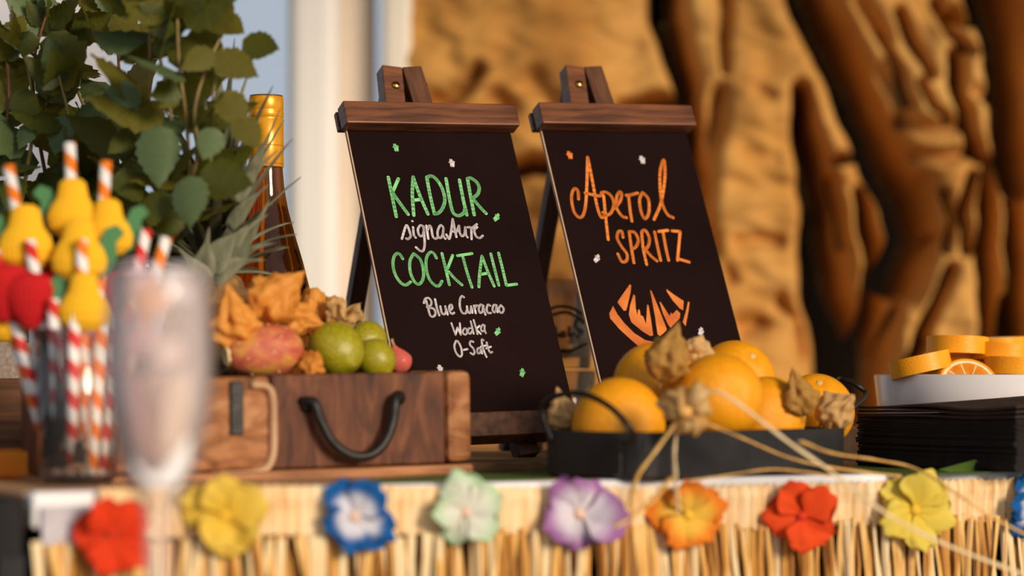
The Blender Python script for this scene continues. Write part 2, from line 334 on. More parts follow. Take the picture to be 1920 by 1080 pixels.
# crumpled ochre drape: a height field of real folds
def drape():
    valleys = [  # photo path, half width px (start, end), depth m
        ([(1250,-60),(1252,20),(1272,90),(1290,170),(1302,260),(1306,330)], (30, 10), .30),
        ([(1362,-60),(1362,60),(1358,130)], (8, 5), .10),
        ([(1350,170),(1338,250),(1322,320),(1316,400),(1330,470)], (9, 12), .10),
        ([(1500,-60),(1535,20),(1585,120),(1625,215),(1662,300),(1700,380),(1712,450),(1690,520)], (34, 38), .42),
        ([(1500,170),(1508,230),(1525,300),(1540,380),(1545,470),(1560,560),(1590,640),(1600,760),(1600,900)], (12, 52), .45),
        ([(1640,300),(1610,290),(1570,300)], (14, 10), .20),
        ([(1690,20),(1722,80),(1748,135)], (10, 9), .16),
        ([(1612,0),(1640,40),(1665,75)], (9, 9), .10),
        ([(1797,100),(1802,170),(1815,230),(1838,290)], (13, 12), .28),
        ([(1850,-60),(1890,40),(1900,140),(1905,240),(1915,340)], (40, 26), .40),
        ([(1700,228),(1745,236),(1790,238)], (9, 8), .12), ([(1725,290),(1770,292),(1815,286)], (8, 7), .10),
        ([(1660,130),(1690,170),(1702,215)], (11, 9), .12),
        ([(1865,300),(1850,390),(1853,480),(1862,580),(1858,690),(1850,900)], (12, 22), .36),
        ([(1905,380),(1912,480),(1916,640)], (14, 18), .30),
        ([(1785,505),(1755,570),(1722,640),(1700,700)], (10, 12), .16),
        ([(1758,440),(1720,510),(1692,560),(1668,640),(1660,720)], (9, 12), .16),
        ([(1620,360),(1632,430),(1650,490),(1648,560),(1640,640),(1640,760)], (13, 30), .30),
        ([(1690,360),(1702,430),(1675,500)], (14, 14), .22),
        ([(1740,340),(1742,400),(1735,440)], (9, 7), .12),
        ([(1795,20),(1820,35),(1850,30)], (14, 10), .14), ([(1840,170),(1860,178),(1890,172)], (10, 8), .12),
        ([(1655,60),(1690,130),(1712,190)], (8, 8), .18), ([(1730,150),(1752,200),(1780,225)], (8, 7), .16), ([(1760,0),(1790,60),(1830,95)], (9, 8), .18), ([(1825,330),(1800,400),(1815,470)], (9, 9), .18),
        ([(1735,640),(1715,690),(1700,760)], (9, 12), .20), ([(1770,360),(1782,420),(1775,470)], (8, 7), .16), ([(1895,560),(1890,640),(1885,760)], (10, 12), .22),
        ([(1470,560),(1500,600),(1510,660)], (7, 8), .08), ([(1565,330),(1580,400),(1590,460)], (7, 8), .14),
        ([(795,195),(835,185),(870,160),(895,130)], (16, 8), .12), ([(930,185),(948,195)], (14, 12), .08),
        ([(1165,200),(1215,188),(1262,186)], (12, 14), .14), ([(965,318),(1000,308),(1035,312)], (16, 18), .14),
        ([(1000,150),(1030,185)], (14, 12), .05), ([(800,60),(840,80),(850,120)], (16, 14), .04),
        ([(1385,455),(1420,450),(1462,452)], (9, 9), .06), ([(1395,612),(1430,605)], (13, 10), .08),
        ([(1365,510),(1372,520)], (10, 9), .05), ([(1400,292),(1450,296)], (10, 9), .03), ([(1425,175),(1440,180)], (10, 8), .04)]
    px0, px1, py0, py1 = 752, 2300, -420, 980
    nx, ny = 520, 420
    xs = np.linspace(px0, px1, nx); ys = np.linspace(py0, py1, ny)
    X, Y = np.meshgrid(xs, ys); dep = np.zeros_like(X)
    wob = 6*np.sin(Y/37.)+5*np.sin(Y/17.+X/60.)
    for pts, (w0, w1), d in valleys:
        best = np.full_like(X, 1e9); n = len(pts)-1
        for i in range(n):
            (ax, ay), (bx_, by) = pts[i], pts[i+1]
            L2 = (bx_-ax)**2+(by-ay)**2
            t = np.clip(((X-ax)*(bx_-ax)+(Y-ay)*(by-ay))/L2, 0, 1)
            dist = np.hypot(X+wob*.25-(ax+t*(bx_-ax)), Y-(ay+t*(by-ay)))
            best = np.minimum(best, dist/(w0+(w1-w0)*(i+t)/n))
        dep = np.maximum(dep, d*np.exp(-(best*1.12)**2)) if d > .13 else dep+d*.45*np.exp(-(best*.62)**2)
    und = np.zeros_like(X)
    for k, (fx, fy, a, ph) in enumerate([(.011, .004, .022, 0), (.023, .011, .010, 1.3), (.019, .031, .007, 2.1), (.047, .023, .004, .4), (.060, .071, .003, 3.0)]):
        und += a*np.sin(X*fx+ph+1.4*np.sin(Y*fy+k))*np.cos(Y*fy*1.3+k*2+np.sin(X*fx*.7))
    for k in range(26):                           # random broad dents of crumpled cloth
        a = rnd.uniform(-.6, 1.9); cx, cy = rnd.uniform(760, 2200), rnd.uniform(-300, 800); l, w_ = rnd.uniform(60, 160), rnd.uniform(18, 45)
        p = (X-cx)*math.cos(a)+(Y-cy)*math.sin(a); q_ = -(X-cx)*math.sin(a)+(Y-cy)*math.cos(a)
        und += rnd.choice((-1, 1))*rnd.uniform(.006, .020)*np.exp(-(p/l)**2-(q_/w_)**2)
    dep = dep+und
    # continue down to the floor and up to the rod
    wx = (X-960)/F*D_BG; wz = ZC-(Y-YH)/F*D_BG
    v = np.stack([wx, D_BG+dep, wz], -1).reshape(-1, 3)
    idx = np.arange(nx*ny).reshape(ny, nx)
    q = np.stack([idx[:-1, :-1], idx[1:, :-1], idx[1:, 1:], idx[:-1, 1:]], -1).reshape(-1, 4)
    q = q[dep.reshape(-1)[q].min(1) < .21]       # deepest folds cut away, the black behind stands in for fold shade
    me = bpy.data.meshes.new('backdrop_drape'); me.from_pydata(v.tolist(), [], q.tolist()); me.update()
    me.polygons.foreach_set('use_smooth', [True]*len(me.polygons))
    o = link(bpy.data.objects.new('backdrop_drape', me)); me.materials.append(M['cloth_back'])
    tag(o, 'crumpled ochre drape with deep dark folds hanging behind the signs', 'drape')
    zt = ZC-(py0-YH)/F*D_BG
    mb = MB(); mb.tube([(bx(740), D_BG+.05, zt+.01), (bx(2320), D_BG+.05, zt+.01)], .014, 12)
    lone('curtain_rod', mb, M['dark_metal'], (bx(1500), D_BG+.05, zt+.01), 'dark rod carrying the ochre drape', 'rod')
drape()

# ------------------------------------------------------------------ bar table
A0 = ground(60, 925); B0 = ground(1920, 884)
TU = Vector((B0.x-A0.x, B0.y-A0.y, 0)).normalized(); TV = Vector((-TU.y, TU.x, 0)); TA = math.atan2(TU.y, TU.x)
def tp(u, v, z=T): return Vector((A0.x, A0.y, 0))+TU*u+TV*v+Vector((0, 0, z))   # table frame
RT = Matrix.Rotation(TA, 3, 'Z')
LT, DT = 1.7, .92
def edge_d(px):                                   # depth of the table's front edge under a photo column
    k = (px-960.0)/F                              # x = k*y ; A0 + u TU
    u = (k*A0.y-A0.x)/(TU.x-k*TU.y); return A0.y+u*TU.y, u
troot = empty('bar_table', tp(LT/2, DT/2, 0), 'long bar table with white front edge and raffia skirt', 'table')
mb = MB(); mb.box(tp(LT/2, DT/2+.012, T-.0125), (LT, DT-.025, .025), RT); bevel(part('table_top', mb, M['table_wood'], troot), .002)
mb = MB(); mb.box(tp(LT/2, .0095, T-.0118), (LT, .019, .0248), RT); bevel(part('edge_trim', mb, M['white'], troot), .003, 3)
mb = MB(); mb.box(tp(LT/2, .10, .5), (LT-.06, .02, .76), RT); part('front_panel', mb, M['dark_wall'], troot)
for u in (.05, LT-.05):
    for v in (.16, DT-.06):
        mb = MB(); mb.box(tp(u, v, (T-.025)/2), (.05, .05, T-.025), RT); part('leg', mb, M['dark_metal'], troot)

# raffia skirt
sk = empty('raffia_table_skirt', tp(.4, -.01, T-.3), 'raffia grass skirt hanging along the front edge of the bar table', 'table skirt')
mb = MB(); n = 420; U0, U1 = .045, .98; rows = 5
vs_ = []; fs = []
for i in range(n+1):
    u = U0+(U1-U0)*i/n
    for j in range(rows):
        z = T-.0055+.0075*max(0, 1-max(0, u-.15)/.30)-.034*j/(rows-1)+.0012*math.sin(i*1.9)*(j in (0, rows-1))
        off = -.004-.0028*(.5+.5*math.sin(i*1.57+.6*math.sin(i*.37)))-.0015*math.sin(i*.11)
        vs_.append(tp(u, off-(.0015 if j == 1 else 0), z))
for i in range(n):
    for j in range(rows-1):
        a = i*rows+j; fs.append((a, a+1, a+rows+1, a+rows))
mb.add(vs_, fs); o = part('woven_band', mb, M['raffia_band'], sk); solid(o, .0025, 0)
mb = MB(); mb.box(tp(.028, -.004, T-.022), (.045, .003, .026), RT); part('fastening_tape', mb, M['tape'], sk, label='grey fabric tape')
def strand_mesh(k, L=.30):
    r = random.Random(k); w0 = r.uniform(.0018, .0034); ax = r.uniform(-.012, .012); vs_ = []; fs = []; S = 9
    for i in range(S+1):
        t = i/S; x = ax*t*t+.003*math.sin(t*7+k); y = -.004*math.sin(t*3.0)-.002*math.sin(t*9+k); tw = .5*math.sin(t*5+k*1.7)
        ww = w0*(1-.45*t)
        for sx in (-1, 0, 1):
            vs_.append((x+sx*ww*math.cos(tw), y+sx*ww*math.sin(tw)+(-.0012 if sx == 0 else 0), -L*t))
    for i in range(S):
        for c in (0, 1):
            a = i*3+c; fs.append((a, a+1, a+4, a+3))
    m_ = MB(); m_.add(vs_, fs); me = m_.mesh('strand', smooth=False)
    me.materials.append(M[['raffia', 'raffia2', 'raffia3'][k % 3]]); return me
sm = [strand_mesh(k) for k in range(18)]
N = 250
for i in range(N):
    u = .004+(U1-.004)*(i+rnd.uniform(-.45, .45))/N
    g = tp(u, -.007+rnd.uniform(-.004, .003), T-.036+rnd.uniform(-.001, .004))-sk.location
    mt = Matrix.Translation(g) @ Matrix.Rotation(TA+rnd.uniform(-.5, .5), 4, 'Z') @ Matrix.Rotation(rnd.gauss(0, .05), 4, 'Y')
    inst('strand', sm[rnd.randrange(18)], sk, mt)
mb = MB()
for i in range(230):
    u = .004+(U1-.004)*rnd.random(); c = tp(u, rnd.uniform(.0, .006), T-.03); w_ = rnd.uniform(.0015, .003); L = rnd.uniform(.25, .3); s_ = rnd.gauss(0, .03)
    q = TU*w_; mb.add([c-q, c+q, c+q*.6+TU*s_*L-Vector((0, 0, L)), c-q*.6+TU*s_*L-Vector((0, 0, L))], [(0, 1, 2, 3)])
part('back_strands', mb, M['raffia2'], sk, kind='stuff')

# ------------------------------------------------------------------ chalkboard easels
def offset_ribbon(pts2, wd):                      # flat round-capped stroke in 2D
    vs_, fs = [], []
    for i in range(len(pts2)-1):
        a, b_ = pts2[i], pts2[i+1]; t = (b_-a)
        if t.length < 1e-7: continue
        t.normalize(); n_ = Vector((-t.y, t.x))*wd/2; k = len(vs_)
        vs_ += [a-n_, b_-n_, b_+n_, a+n_]; fs.append((k, k+1, k+2, k+3))
    for a in pts2:
        k = len(vs_); vs_ += [a+Vector((math.cos(2*math.pi*j/10), math.sin(2*math.pi*j/10)))*wd/2 for j in range(10)]
        fs.append(tuple(range(k, k+10)))
    return vs_, fs
class Sign:
    def __init__(s, TL, TRx, BRy, d, th, lam, roll, label, below=.0):
        s.th = R(th); s.lam = R(lam)
        u = Vector((math.cos(s.th), math.sin(s.th), 0)); nh = Vector((math.sin(s.th), -math.cos(s.th), 0))
        wv = Vector((0, 0, 1))*math.cos(s.lam)-nh*math.sin(s.lam); n = u.cross(wv)
        u2 = u*math.cos(R(roll))+wv*math.sin(R(roll)); w2 = n.cross(u2)
        s.u, s.w, s.n = u2, w2, n; s.O = P(*TL, d); s.nh = nh
        # width: the ray through TRx meets the top edge
        k = (TRx-960.0)/F; s.W = (k*s.O.y-s.O.x)/(s.u.x-k*s.u.y)
        # length: bottom edge where right side meets photo row BRy
        Rr = s.O+s.u*s.W; lo, hi = .1, .5
        for _ in range(40):
            mid = (lo+hi)/2; q = Rr-s.w*mid
            y = YH-(q.z-ZC)/q.y*F
            if y < BRy: lo = mid
            else: hi = mid
        s.L = lo
        base = s.O+s.u*s.W/2-s.w*s.L; s.root = empty('chalkboard_easel', (base.x, base.y, T), label, 'sign')
    def loc(s, a, b_, c=0): return s.O+s.u*a+s.w*b_+s.n*c
    def pix(s, px, py):                           # photo point on the panel plane -> local a,b
        d = Vector(((px-960)/F, 1, -(py-YH)/F)); C0 = Vector((0, 0, ZC)); t = (s.O-C0).dot(s.n)/d.dot(s.n)
        q = C0+d*t-s.O; return Vector((q.dot(s.u), q.dot(s.w)))
    def obox(s, name, a, b_, c, mat, bev=.0012, parent=None):
        mb = MB(); mm = Matrix((s.u, s.w, s.n)).transposed()
        ctr = s.loc((a[0]+a[1])/2, (b_[0]+b_[1])/2, (c[0]+c[1])/2)
        lo = bpy.data.objects.new(name, MB().box((0, 0, 0), (a[1]-a[0], b_[1]-b_[0], c[1]-c[0])).mesh(name)); lo.data.materials.append(mat); link(lo)
        lo.parent = parent or s.root; s.last = Matrix.Translation(ctr-s.root.location) @ mm.to_4x4(); lo.matrix_local = s.last
        return bevel(lo, bev)
    def bar(s, name, p, q, wa, wb, mat, xdir, bev=.001):          # wooden bar from p to q
        d = q-p; mm = frame(d, xdir)
        lo = bpy.data.objects.new(name, MB().box((0, 0, d.length/2), (wa, wb, d.length)).mesh(name)); lo.data.materials.append(mat); link(lo)
        lo.parent = s.root; lo.matrix_local = Matrix.Translation(p-s.root.location) @ mm.to_4x4(); return bevel(lo, bev)
    def build(s, apex_px, foot_z):
        W, L = s.W, s.L
        s.panel = s.obox('panel', (0, W), (-L, .012), (-.0035, 0), M['board'], .0004); s.pm = s.last
        # fibreboard edge seen on the left
        s.obox('panel_edge', (-.0014, -.0001), (-L, .012), (-.0034, -.0002), M['board_edge'], .0001, None)
        # top clamp bar in front of and over the panel
        s.obox('clamp_bar', (-.006, W+.003), (.0005, .0225), (.0002, .016), M['sign_wood'], .0012)
        s.obox('clamp_back', (-.006, W+.003), (.004, .0225), (-.010, -.0037), M['sign_wood'], .0012)
        # ledge
        s.obox('ledge', (-.004, W+.004), (-L-.022, -L), (-.008, .014), M['sign_wood_dark'], .0012)
        # front legs, splayed behind the panel, meeting at the apex
        q = s.pix(*apex_px); ac, top = q.x, q.y; c = -.019
        ground_b = None
        for sg, foot in ((-1, ac-.050), (1, ac+.042)):
            p = s.loc(ac+sg*.0098, top, c)
            f0 = s.loc(foot, -L-.02, c); d = (f0-p).normalized(); t = (foot_z+T-p.z)/d.z
            s.bar('leg', p, p+d*t, .0195, .016, M['sign_wood_dark' if sg > 0 else 'sign_wood'], s.u)
        # rear strut
        p = s.loc(ac-.004, top-.010, c-.017); back = -s.nh
        f0 = Vector((p.x, p.y, T+foot_z))+back*.115-s.u*.015
        s.bar('rear_strut', p, f0, .016, .012, M['sign_wood_dark'], s.u)
        mb = MB(); cc = s.loc(ac-.0105, top-.021, c+.0085); mm = frame(s.n, s.u)
        mb.lathe([(.0040, -.001), (.0040, .0008), (.0028, .0022), (.0001, .0026)], cc, 14, m=mm); part('screw', mb, M['brass'], s.root, smooth=True)
        mb = MB(); cc = s.loc(ac+.0175, top-.016, c); mm = frame(s.u, s.n)
        mb.lathe([(.0022, -.004), (.0022, .004), (.0036, .004), (.0036, .0062), (.0001, .0068)], cc, 12, m=mm); part('bolt', mb, M['brass'], s.root, smooth=True)
    def write(s, name, strokes, org, scale, wpx, mat, h=.0004):
        mb = MB()
        for st in strokes:
            pts = [Vector((x, y, 0)) for x, y in st]
            if len(pts) > 2: pts = smooth_path(pts, 5)
            pts = [s.pix(org[0]+p.x/scale, org[1]+p.y/scale) for p in pts]
            q0 = s.pix(*org); q1 = s.pix(org[0]+10, org[1]); wm = wpx*(q1-q0).length/10
            if len(pts) == 1: pts.append(pts[0]+Vector((.0001, 0)))
            vv, ff = offset_ribbon(pts, wm); mb.add([s.loc(v.x, v.y, h) for v in vv], ff)
        return s.onpanel(part(name, mb, mat, s.root, s.panel))
    def onpanel(s, o): o.matrix_local = s.pm.inverted(); return o
    def fill(s, name, polys, org, scale, mat, h=.0004):
        mb = MB()
        for pl in polys:
            pts = [s.pix(org[0]+x/scale, org[1]+y/scale) for x, y in pl]
            mb.add([s.loc(v.x, v.y, h) for v in pts], [tuple(range(len(pts)))])
        return s.onpanel(part(name, mb, mat, s.root, s.panel))

S1 = Sign((652, 247), 958, 776, 2.135, 25, 24, 1.9, 'wooden easel chalkboard with green and white cocktail lettering')
S1.build((762, 112), .0085)
S2 = Sign((1017, 247), 1288, 779, 2.235, 25, 24, 2.0, 'wooden easel chalkboard with orange lettering and drawn orange slice')
S2.build((1104, 112), .004)
o4, k4 = (710, 310), 8.727
S1.write('lettering', [[(155,200),(220,520),(285,840)], [(320,225),(225,440)], [(225,450),(330,600),(480,805)],
  [(562,195),(548,480),(572,820)], [(562,200),(680,520),(803,800)], [(560,575),(700,560)],
  [(785,205),(840,500),(910,795)], [(785,200),(850,178),(930,220),(1030,370),(1080,560),(1040,710),(970,785),(908,797)],
  [(1100,222),(1150,520),(1200,740),(1250,810),(1320,825),(1390,780),(1410,720)], [(1320,245),(1380,560),(1440,815)],
  [(1450,220),(1500,500),(1560,812)], [(1450,222),(1510,215),(1600,280),(1642,370),(1620,470),(1540,540)], [(1540,550),(1650,680),(1755,790)]], o4, k4, 6.2, M['chalk_green'])
o5, k5 = (720, 400), 7.2
S1.write('lettering', [[(240,345),(300,165),(350,270),(355,320),(320,350),(300,342)], [(390,190),(400,290),(425,330)], [(380,108)],
  [(530,180),(490,165),(455,220),(475,300),(520,300),(535,230),(525,180)], [(532,190),(547,400),(530,500),(490,510),(430,462)],
  [(570,170),(595,345)], [(585,230),(610,170),(635,200),(655,310),(690,345),(722,330)],
  [(790,180),(760,165),(725,230),(725,310),(760,335),(790,290),(800,200)], [(800,200),(797,300),(825,345)],
  [(840,290),(880,345),(908,220),(925,80)], [(925,80),(950,200),(975,320)], [(905,240),(975,250),(1010,170)],
  [(1010,170),(1020,260),(1050,310),(1085,280),(1095,190)], [(1095,190),(1105,290),(1125,325)],
  [(1130,190),(1172,205),(1180,350)], [(1175,210),(1215,180),(1250,150)], [(1255,190),(1217,230),(1240,310),(1290,335),(1330,305)]], o5, k5, 4.3, M['chalk_white'])
S1.write('lettering', [[(250,615),(215,560),(170,545),(130,600),(120,700),(150,830),(220,935),(290,970),(355,930)],
  [(400,545),(350,640),(350,780),(400,910),(465,960),(520,900),(530,780),(490,630),(400,545)],
  [(705,605),(670,545),(620,530),(570,610),(570,760),(610,890),(680,970),(740,980),(780,920)],
  [(780,545),(830,750),(880,965)], [(925,570),(860,740)], [(870,790),(960,890),(1050,968)], [(990,575),(1185,545)], [(1065,600),(1120,800),(1185,1000)],
  [(1320,580),(1290,800),(1278,995)], [(1320,580),(1400,790),(1485,985)], [(1310,825),(1400,810)], [(1440,550),(1490,750),(1548,972)],
  [(1545,540),(1600,760),(1650,975)], [(1650,975),(1788,958)]], o5, k5, 5.4, M['chalk_green'])
o6, k6 = (780, 545), 6.355
S1.write('lettering', [[(92,148),(110,98),(150,92),(180,130),(175,175),(130,198)], [(118,120),(145,220),(170,300),(210,308),(230,270),(210,220),(160,205)],
  [(225,105),(250,220),(275,295)], [(288,190),(305,265),(335,283),(355,250),(347,190)], [(350,200),(375,285)],
  [(395,240),(430,210),(420,170),(395,190),(400,250),(430,278),(452,265)], [(568,80),(545,67),(522,110),(522,200),(550,265),(590,270),(605,230)],
  [(605,190),(615,250),(645,265),(655,200)], [(655,190),(670,265)], [(690,180),(710,270)], [(695,220),(715,180),(740,185)],
  [(800,180),(765,170),(745,220),(760,265),(790,250),(795,185)], [(797,185),(810,240),(825,288)], [(880,180),(855,170),(840,220),(855,265),(888,268)],
  [(955,175),(925,175),(910,220),(925,260),(950,240),(958,185)], [(955,180),(970,258)], [(1010,175),(985,215),(1000,260),(1030,260),(1042,215),(1010,175)]], o6, k6, 3.9, M['chalk_white'])
S1.write('lettering', [[(420,390),(445,460),(470,528)], [(470,528),(492,440)], [(492,440),(532,528)], [(532,528),(520,390)],
  [(575,450),(555,490),(575,525),(605,510),(600,460),(575,450)], [(655,450),(625,455),(620,500),(645,515),(668,480)], [(650,368),(668,440),(685,515)],
  [(685,352),(710,440),(730,518)], [(755,420),(715,460)], [(715,460),(770,518)], [(815,420),(795,408),(772,445),(782,485),(810,475),(817,420)], [(814,415),(817,470),(830,508)]], o6, k6, 3.3, M['chalk_white'])
S1.write('lettering', [[(475,600),(455,660),(475,740),(520,788),(545,760),(535,680),(500,610),(475,600)], [(567,708),(610,698)],
  [(680,612),(650,605),(640,645),(680,690),(695,735),(680,763),(650,745)], [(765,690),(735,690),(728,735),(750,750),(770,720),(765,682)], [(768,690),(785,750)],
  [(802,592),(782,588),(790,660),(815,740),(838,792)], [(772,670),(830,655)], [(840,620),(860,700),(885,740),(905,733)], [(835,690),(890,670)]], o6, k6, 3.5, M['chalk_white'])
def marks(S, spots):
    for (x, y, c, a) in spots:
        ca, sa = math.cos(a), math.sin(a)
        rot = lambda p: (p[0]*ca-p[1]*sa, p[0]*sa+p[1]*ca)
        st = [[rot(p) for p in q] for q in ([(-4, -6), (-1, 6)], [(-1, -6), (2, 6)], [(3, -3), (4, 6)], [(-5, -1), (4, -2)])]
        S.write('chalk_mark', st, (x, y), 1.0, 2.6, M[c])
marks(S1, [(742, 277, 'chalk_green', 0), (847, 306, 'chalk_white', .1), (931, 408, 'chalk_green', 1.0), (933, 622, 'chalk_green', .9), (825, 692, 'chalk_white', .2), (979, 699, 'chalk_green', .5)])
o7, k7 = (1050, 270), 4.5
S2.write('lettering', [[(155,465),(150,400),(125,378),(102,410),(97,480),(120,580),(170,622),(205,570),(222,420),(232,112)], [(232,112),(275,330),(310,520),(345,618),(385,602)], [(212,415),(330,440),(350,412)],
  [(367,440),(382,600),(405,808)], [(350,420),(380,407),(430,440),(453,510),(430,580),(390,602),(362,580)],
  [(458,545),(508,480),(518,420),(500,407),(477,450),(477,540),(520,608),(558,623)], [(577,440),(590,560),(605,652)], [(558,435),(600,430),(653,415)],
  [(695,412),(670,470),(682,570),(715,632),(748,580),(745,470),(700,415)],
  [(792,638),(850,500),(882,300),(880,160),(866,147),(842,250),(847,420),(870,530),(910,600),(953,623)]], o7, k7, 5.2, M['chalk_orange'])
S2.write('lettering', [[(530,788),(520,740),(490,745),(482,800),(520,870),(563,930),(560,985),(520,993),(487,930)], [(582,740),(600,870),(622,1003)], [(582,740),(630,750),(658,810),(640,868),(605,888)],
  [(687,740),(700,880),(730,1018)], [(687,740),(720,732),(753,800),(740,868),(705,893)], [(725,900),(770,950),(815,988)], [(797,745),(820,860),(848,983)],
  [(832,740),(908,730)], [(870,755),(890,870),(915,983)], [(945,735),(1012,740)], [(1012,740),(990,983)], [(995,970),(1088,998)]], o7, k7, 5.2, M['chalk_orange'])
o8, k8 = (1100, 460), 5.4
S2.fill('drawn_orange_slice', [
  [(265,615),(228,690),(235,740),(330,850),(450,960),(560,1055),(700,1060),(830,1000),(800,975),(700,985),(590,960),(480,890),(380,790),(310,700)],
  [(435,395),(450,410),(440,490),(400,660),(375,665),(310,580),(320,560)],
  [(472,500),(488,510),(495,640),(512,710),(520,650),(535,655),(545,710),(570,720),(600,800),(610,600),(625,610),(650,760),(672,915),(640,920),(560,870),(450,780),(425,700),(440,600)],
  [(640,455),(655,465),(720,620),(810,850),(800,870),(740,925),(715,900),(690,720)],
  [(735,575),(745,575),(840,720),(850,680),(865,700),(885,680),(910,655),(945,690),(940,740),(850,840),(820,800),(770,690)],
  [(805,445),(880,500),(980,565),(975,660),(940,640),(870,560),(810,470)],
  [(1025,570),(1040,580),(1030,660),(1000,820),(970,780),(1000,680)]], o8, k8, M['chalk_rust'])
marks(S2, [(1068, 291, 'chalk_orange', 0), (1204, 300, 'chalk_white', 0), (1119, 485, 'chalk_white', .9), (1314, 622, 'chalk_white', .6)])

# wooden slab the first easel stands on
def slab(name, c, sx, sy, h, ang, mat, label, cat='board', z0=T):
    c = Vector(c); mb = MB(); mb.box((c.x, c.y, z0+h/2), (sx, sy, h), Matrix.Rotation(ang, 3, 'Z'))
    return bevel(lone(name, mb, mat, (c.x, c.y, z0), label, cat), .0015)
r1 = S1.root.location
slab('wooden_slab', (r1.x+.0, r1.y+.045, 0), .23, .25, .0085, S1.th, M['slab'], 'flat wooden slab under the easel with green lettering')

# ------------------------------------------------------------------ long old crate with fruit
CR = ground(893, 889); CA = R(26); CU = Vector((math.cos(CA), math.sin(CA), 0)); CN = Vector((CU.y, -CU.x, 0))   # CN towards viewer
CTILT = R(.9)
CU3 = CU*math.cos(CTILT)+Vector((0, 0, math.sin(CTILT))); CW = CN.cross(CU3)*-1
CW = CU3.cross(-CN).normalized()
CLEN = .345
croot = empty('brick_mould_crate', CR-CU*CLEN/2-CN*.05, 'old brown wooden crate with black iron handle holding fruit', 'crate')
CO = CR-CU3*CLEN                                   # left front bottom corner
def cl(a, b_, z): return CO+CU3*a-CN*b_+CW*z       # a along, b_ inwards, z up
CM = Matrix((CU3, -CN, CW)).transposed()
def cbox(name, a, b_, z, mat, bev=.002, parent=None, label=None):
    lo = bpy.data.objects.new(name, MB().box((0, 0, 0), (a[1]-a[0], b_[1]-b_[0], z[1]-z[0])).mesh(name)); lo.data.materials.append(mat); link(lo)
    lo.parent = croot; lo.matrix_local = Matrix.Translation(cl((a[0]+a[1])/2, (b_[0]+b_[1])/2, (z[0]+z[1])/2)-croot.location) @ CM.to_4x4()
    if label: lo['label'] = label
    return bevel(lo, bev)
def cpix(px, py, b_=0.0):                          # photo point on the crate's front face -> a, z
    d = Vector(((px-960)/F, 1, -(py-YH)/F)); C0 = Vector((0, 0, ZC)); o_ = cl(0, b_, 0); t = (o_-C0).dot(CN)/d.dot(CN)
    q = C0+d*t-CO; return q.dot(CU3), q.dot(CW)
CH = cpix(835, 697, .006)[1]
aE = cpix(835, 790, .006)[0]; aL = cpix(514, 800, .006)[0]
DP = .095
cbox('base_board', (-.005, CLEN-.004), (-.004, DP), (0, .0085), M['crate_base'])
cbox('front_board', (aL-.002, aE), (.006, .020), (.009, CH), M['crate'])
eb = cbox('end_block', (aE+.0006, CLEN-.001), (.003, DP-.003), (.0095, CH+.0008), M['crate_end'], .006)
cbox('front_board', (.0, aL-.003), (.004, .020), (.009, CH-.001), M['crate_end'], .004)
cbox('back_board', (.0, aE), (DP-.018, DP-.002), (.009, CH), M['crate'])
cbox('end_board', (.0, .014), (.0205, DP-.0185), (.009, CH-.002), M['crate'])
cbox('fruit_bed', (.0145, aE-.0005), (.0205, DP-.0185), (.009, .052), M['slab'], .001)
pa = [cpix(x, y, .004) for x, y in ((470, 722), (496, 724), (509, 742), (511, 800), (510, 850), (498, 878), (470, 888), (430, 890), (395, 892))]
mb = MB(); mb.tube(smooth_path([cl(a, .0035, z) for a, z in pa], 4), .0055, 8, flat=.6); part('worn_edge', mb, M['crate_pale'], croot, smooth=True, label='pale worn wood edge')
a0, z0 = cpix(430, 722, .004); a1, z1 = cpix(455, 815, .004)
cbox('metal_strap', (a0, a1), (.0005, .0038), (z1, z0+.003), M['iron'], .0008, label='black metal strap')
hp = [cpix(x, y, -.004) for x, y in ((588, 755), (600, 790), (622, 830), (655, 853), (690, 853), (718, 830), (735, 790), (742, 748))]
mb = MB(); path = [cl(hp[0][0]-.006, .006, hp[0][1]+.001)]+[cl(a, -.004-.004*math.sin(math.pi*i/7), z) for i, (a, z) in enumerate(hp)]+[cl(hp[-1][0]+.007, .006, hp[-1][1]+.001)]
mb.tube(smooth_path(path, 5), .0040, 10); hd = part('handle', mb, M['iron'], croot, smooth=True)
for (x, y) in ((578, 760), (748, 746)):
    a, z = cpix(x, y, .003); mb = MB(); mb.lathe([(.006, 0), (.006, .003), (.003, .005), (.0001, .0052)], cl(a, .0062, z), 14, m=frame(CN)); part('handle_rivet', mb, M['iron'], croot, hd, smooth=True)

# ------------------------------------------------------------------ fruit builders
def ball(seg, ring, fn):
    mb = MB(); prof = [(math.sin(math.pi*i/ring), -math.cos(math.pi*i/ring)) for i in range(ring+1)]
    prof[0] = (1e-4, -1); prof[-1] = (1e-4, 1)
    mb.lathe(prof, seg=seg, fn=fn); return mb
def place(name, mb, mat, loc, rot, scale, label, cat, group=None):
    me = mb.mesh(name, smooth=True); me.materials.append(mat)
    o = link(bpy.data.objects.new(name, me)); o.matrix_world = Matrix.Translation(loc) @ rot.to_4x4() @ Matrix.Diagonal((*scale, 1))
    return tag(o, label, cat, group)
def orange(px, py, d, rpx, axis, label, nub=True):
    r = rpx/F*d; c = P(px, py, d)
    def fn(q, z, a): return (q*(1+.012*math.sin(3*a+d*9)), z*.965-.05*math.exp(-q*q*40)*(1 if z > 0 else -1))
    mb = ball(40, 26, fn)
    o = place('orange', mb, M['orange_skin'], c, frame(axis), (r, r, r), label, 'orange', 'oranges in the black tray')
    if nub:
        nb = MB(); nb.lathe([(.09, .90), (.075, .945), (.03, .95), (.001, .93)], seg=9, fn=lambda q, z, a: (q*(1+.25*math.sin(5*a)), z))
        me = nb.mesh('stem_scar', smooth=True); me.materials.append(M['orange_nub']); n_ = link(bpy.data.objects.new('stem_scar', me)); n_.parent = o
    return o
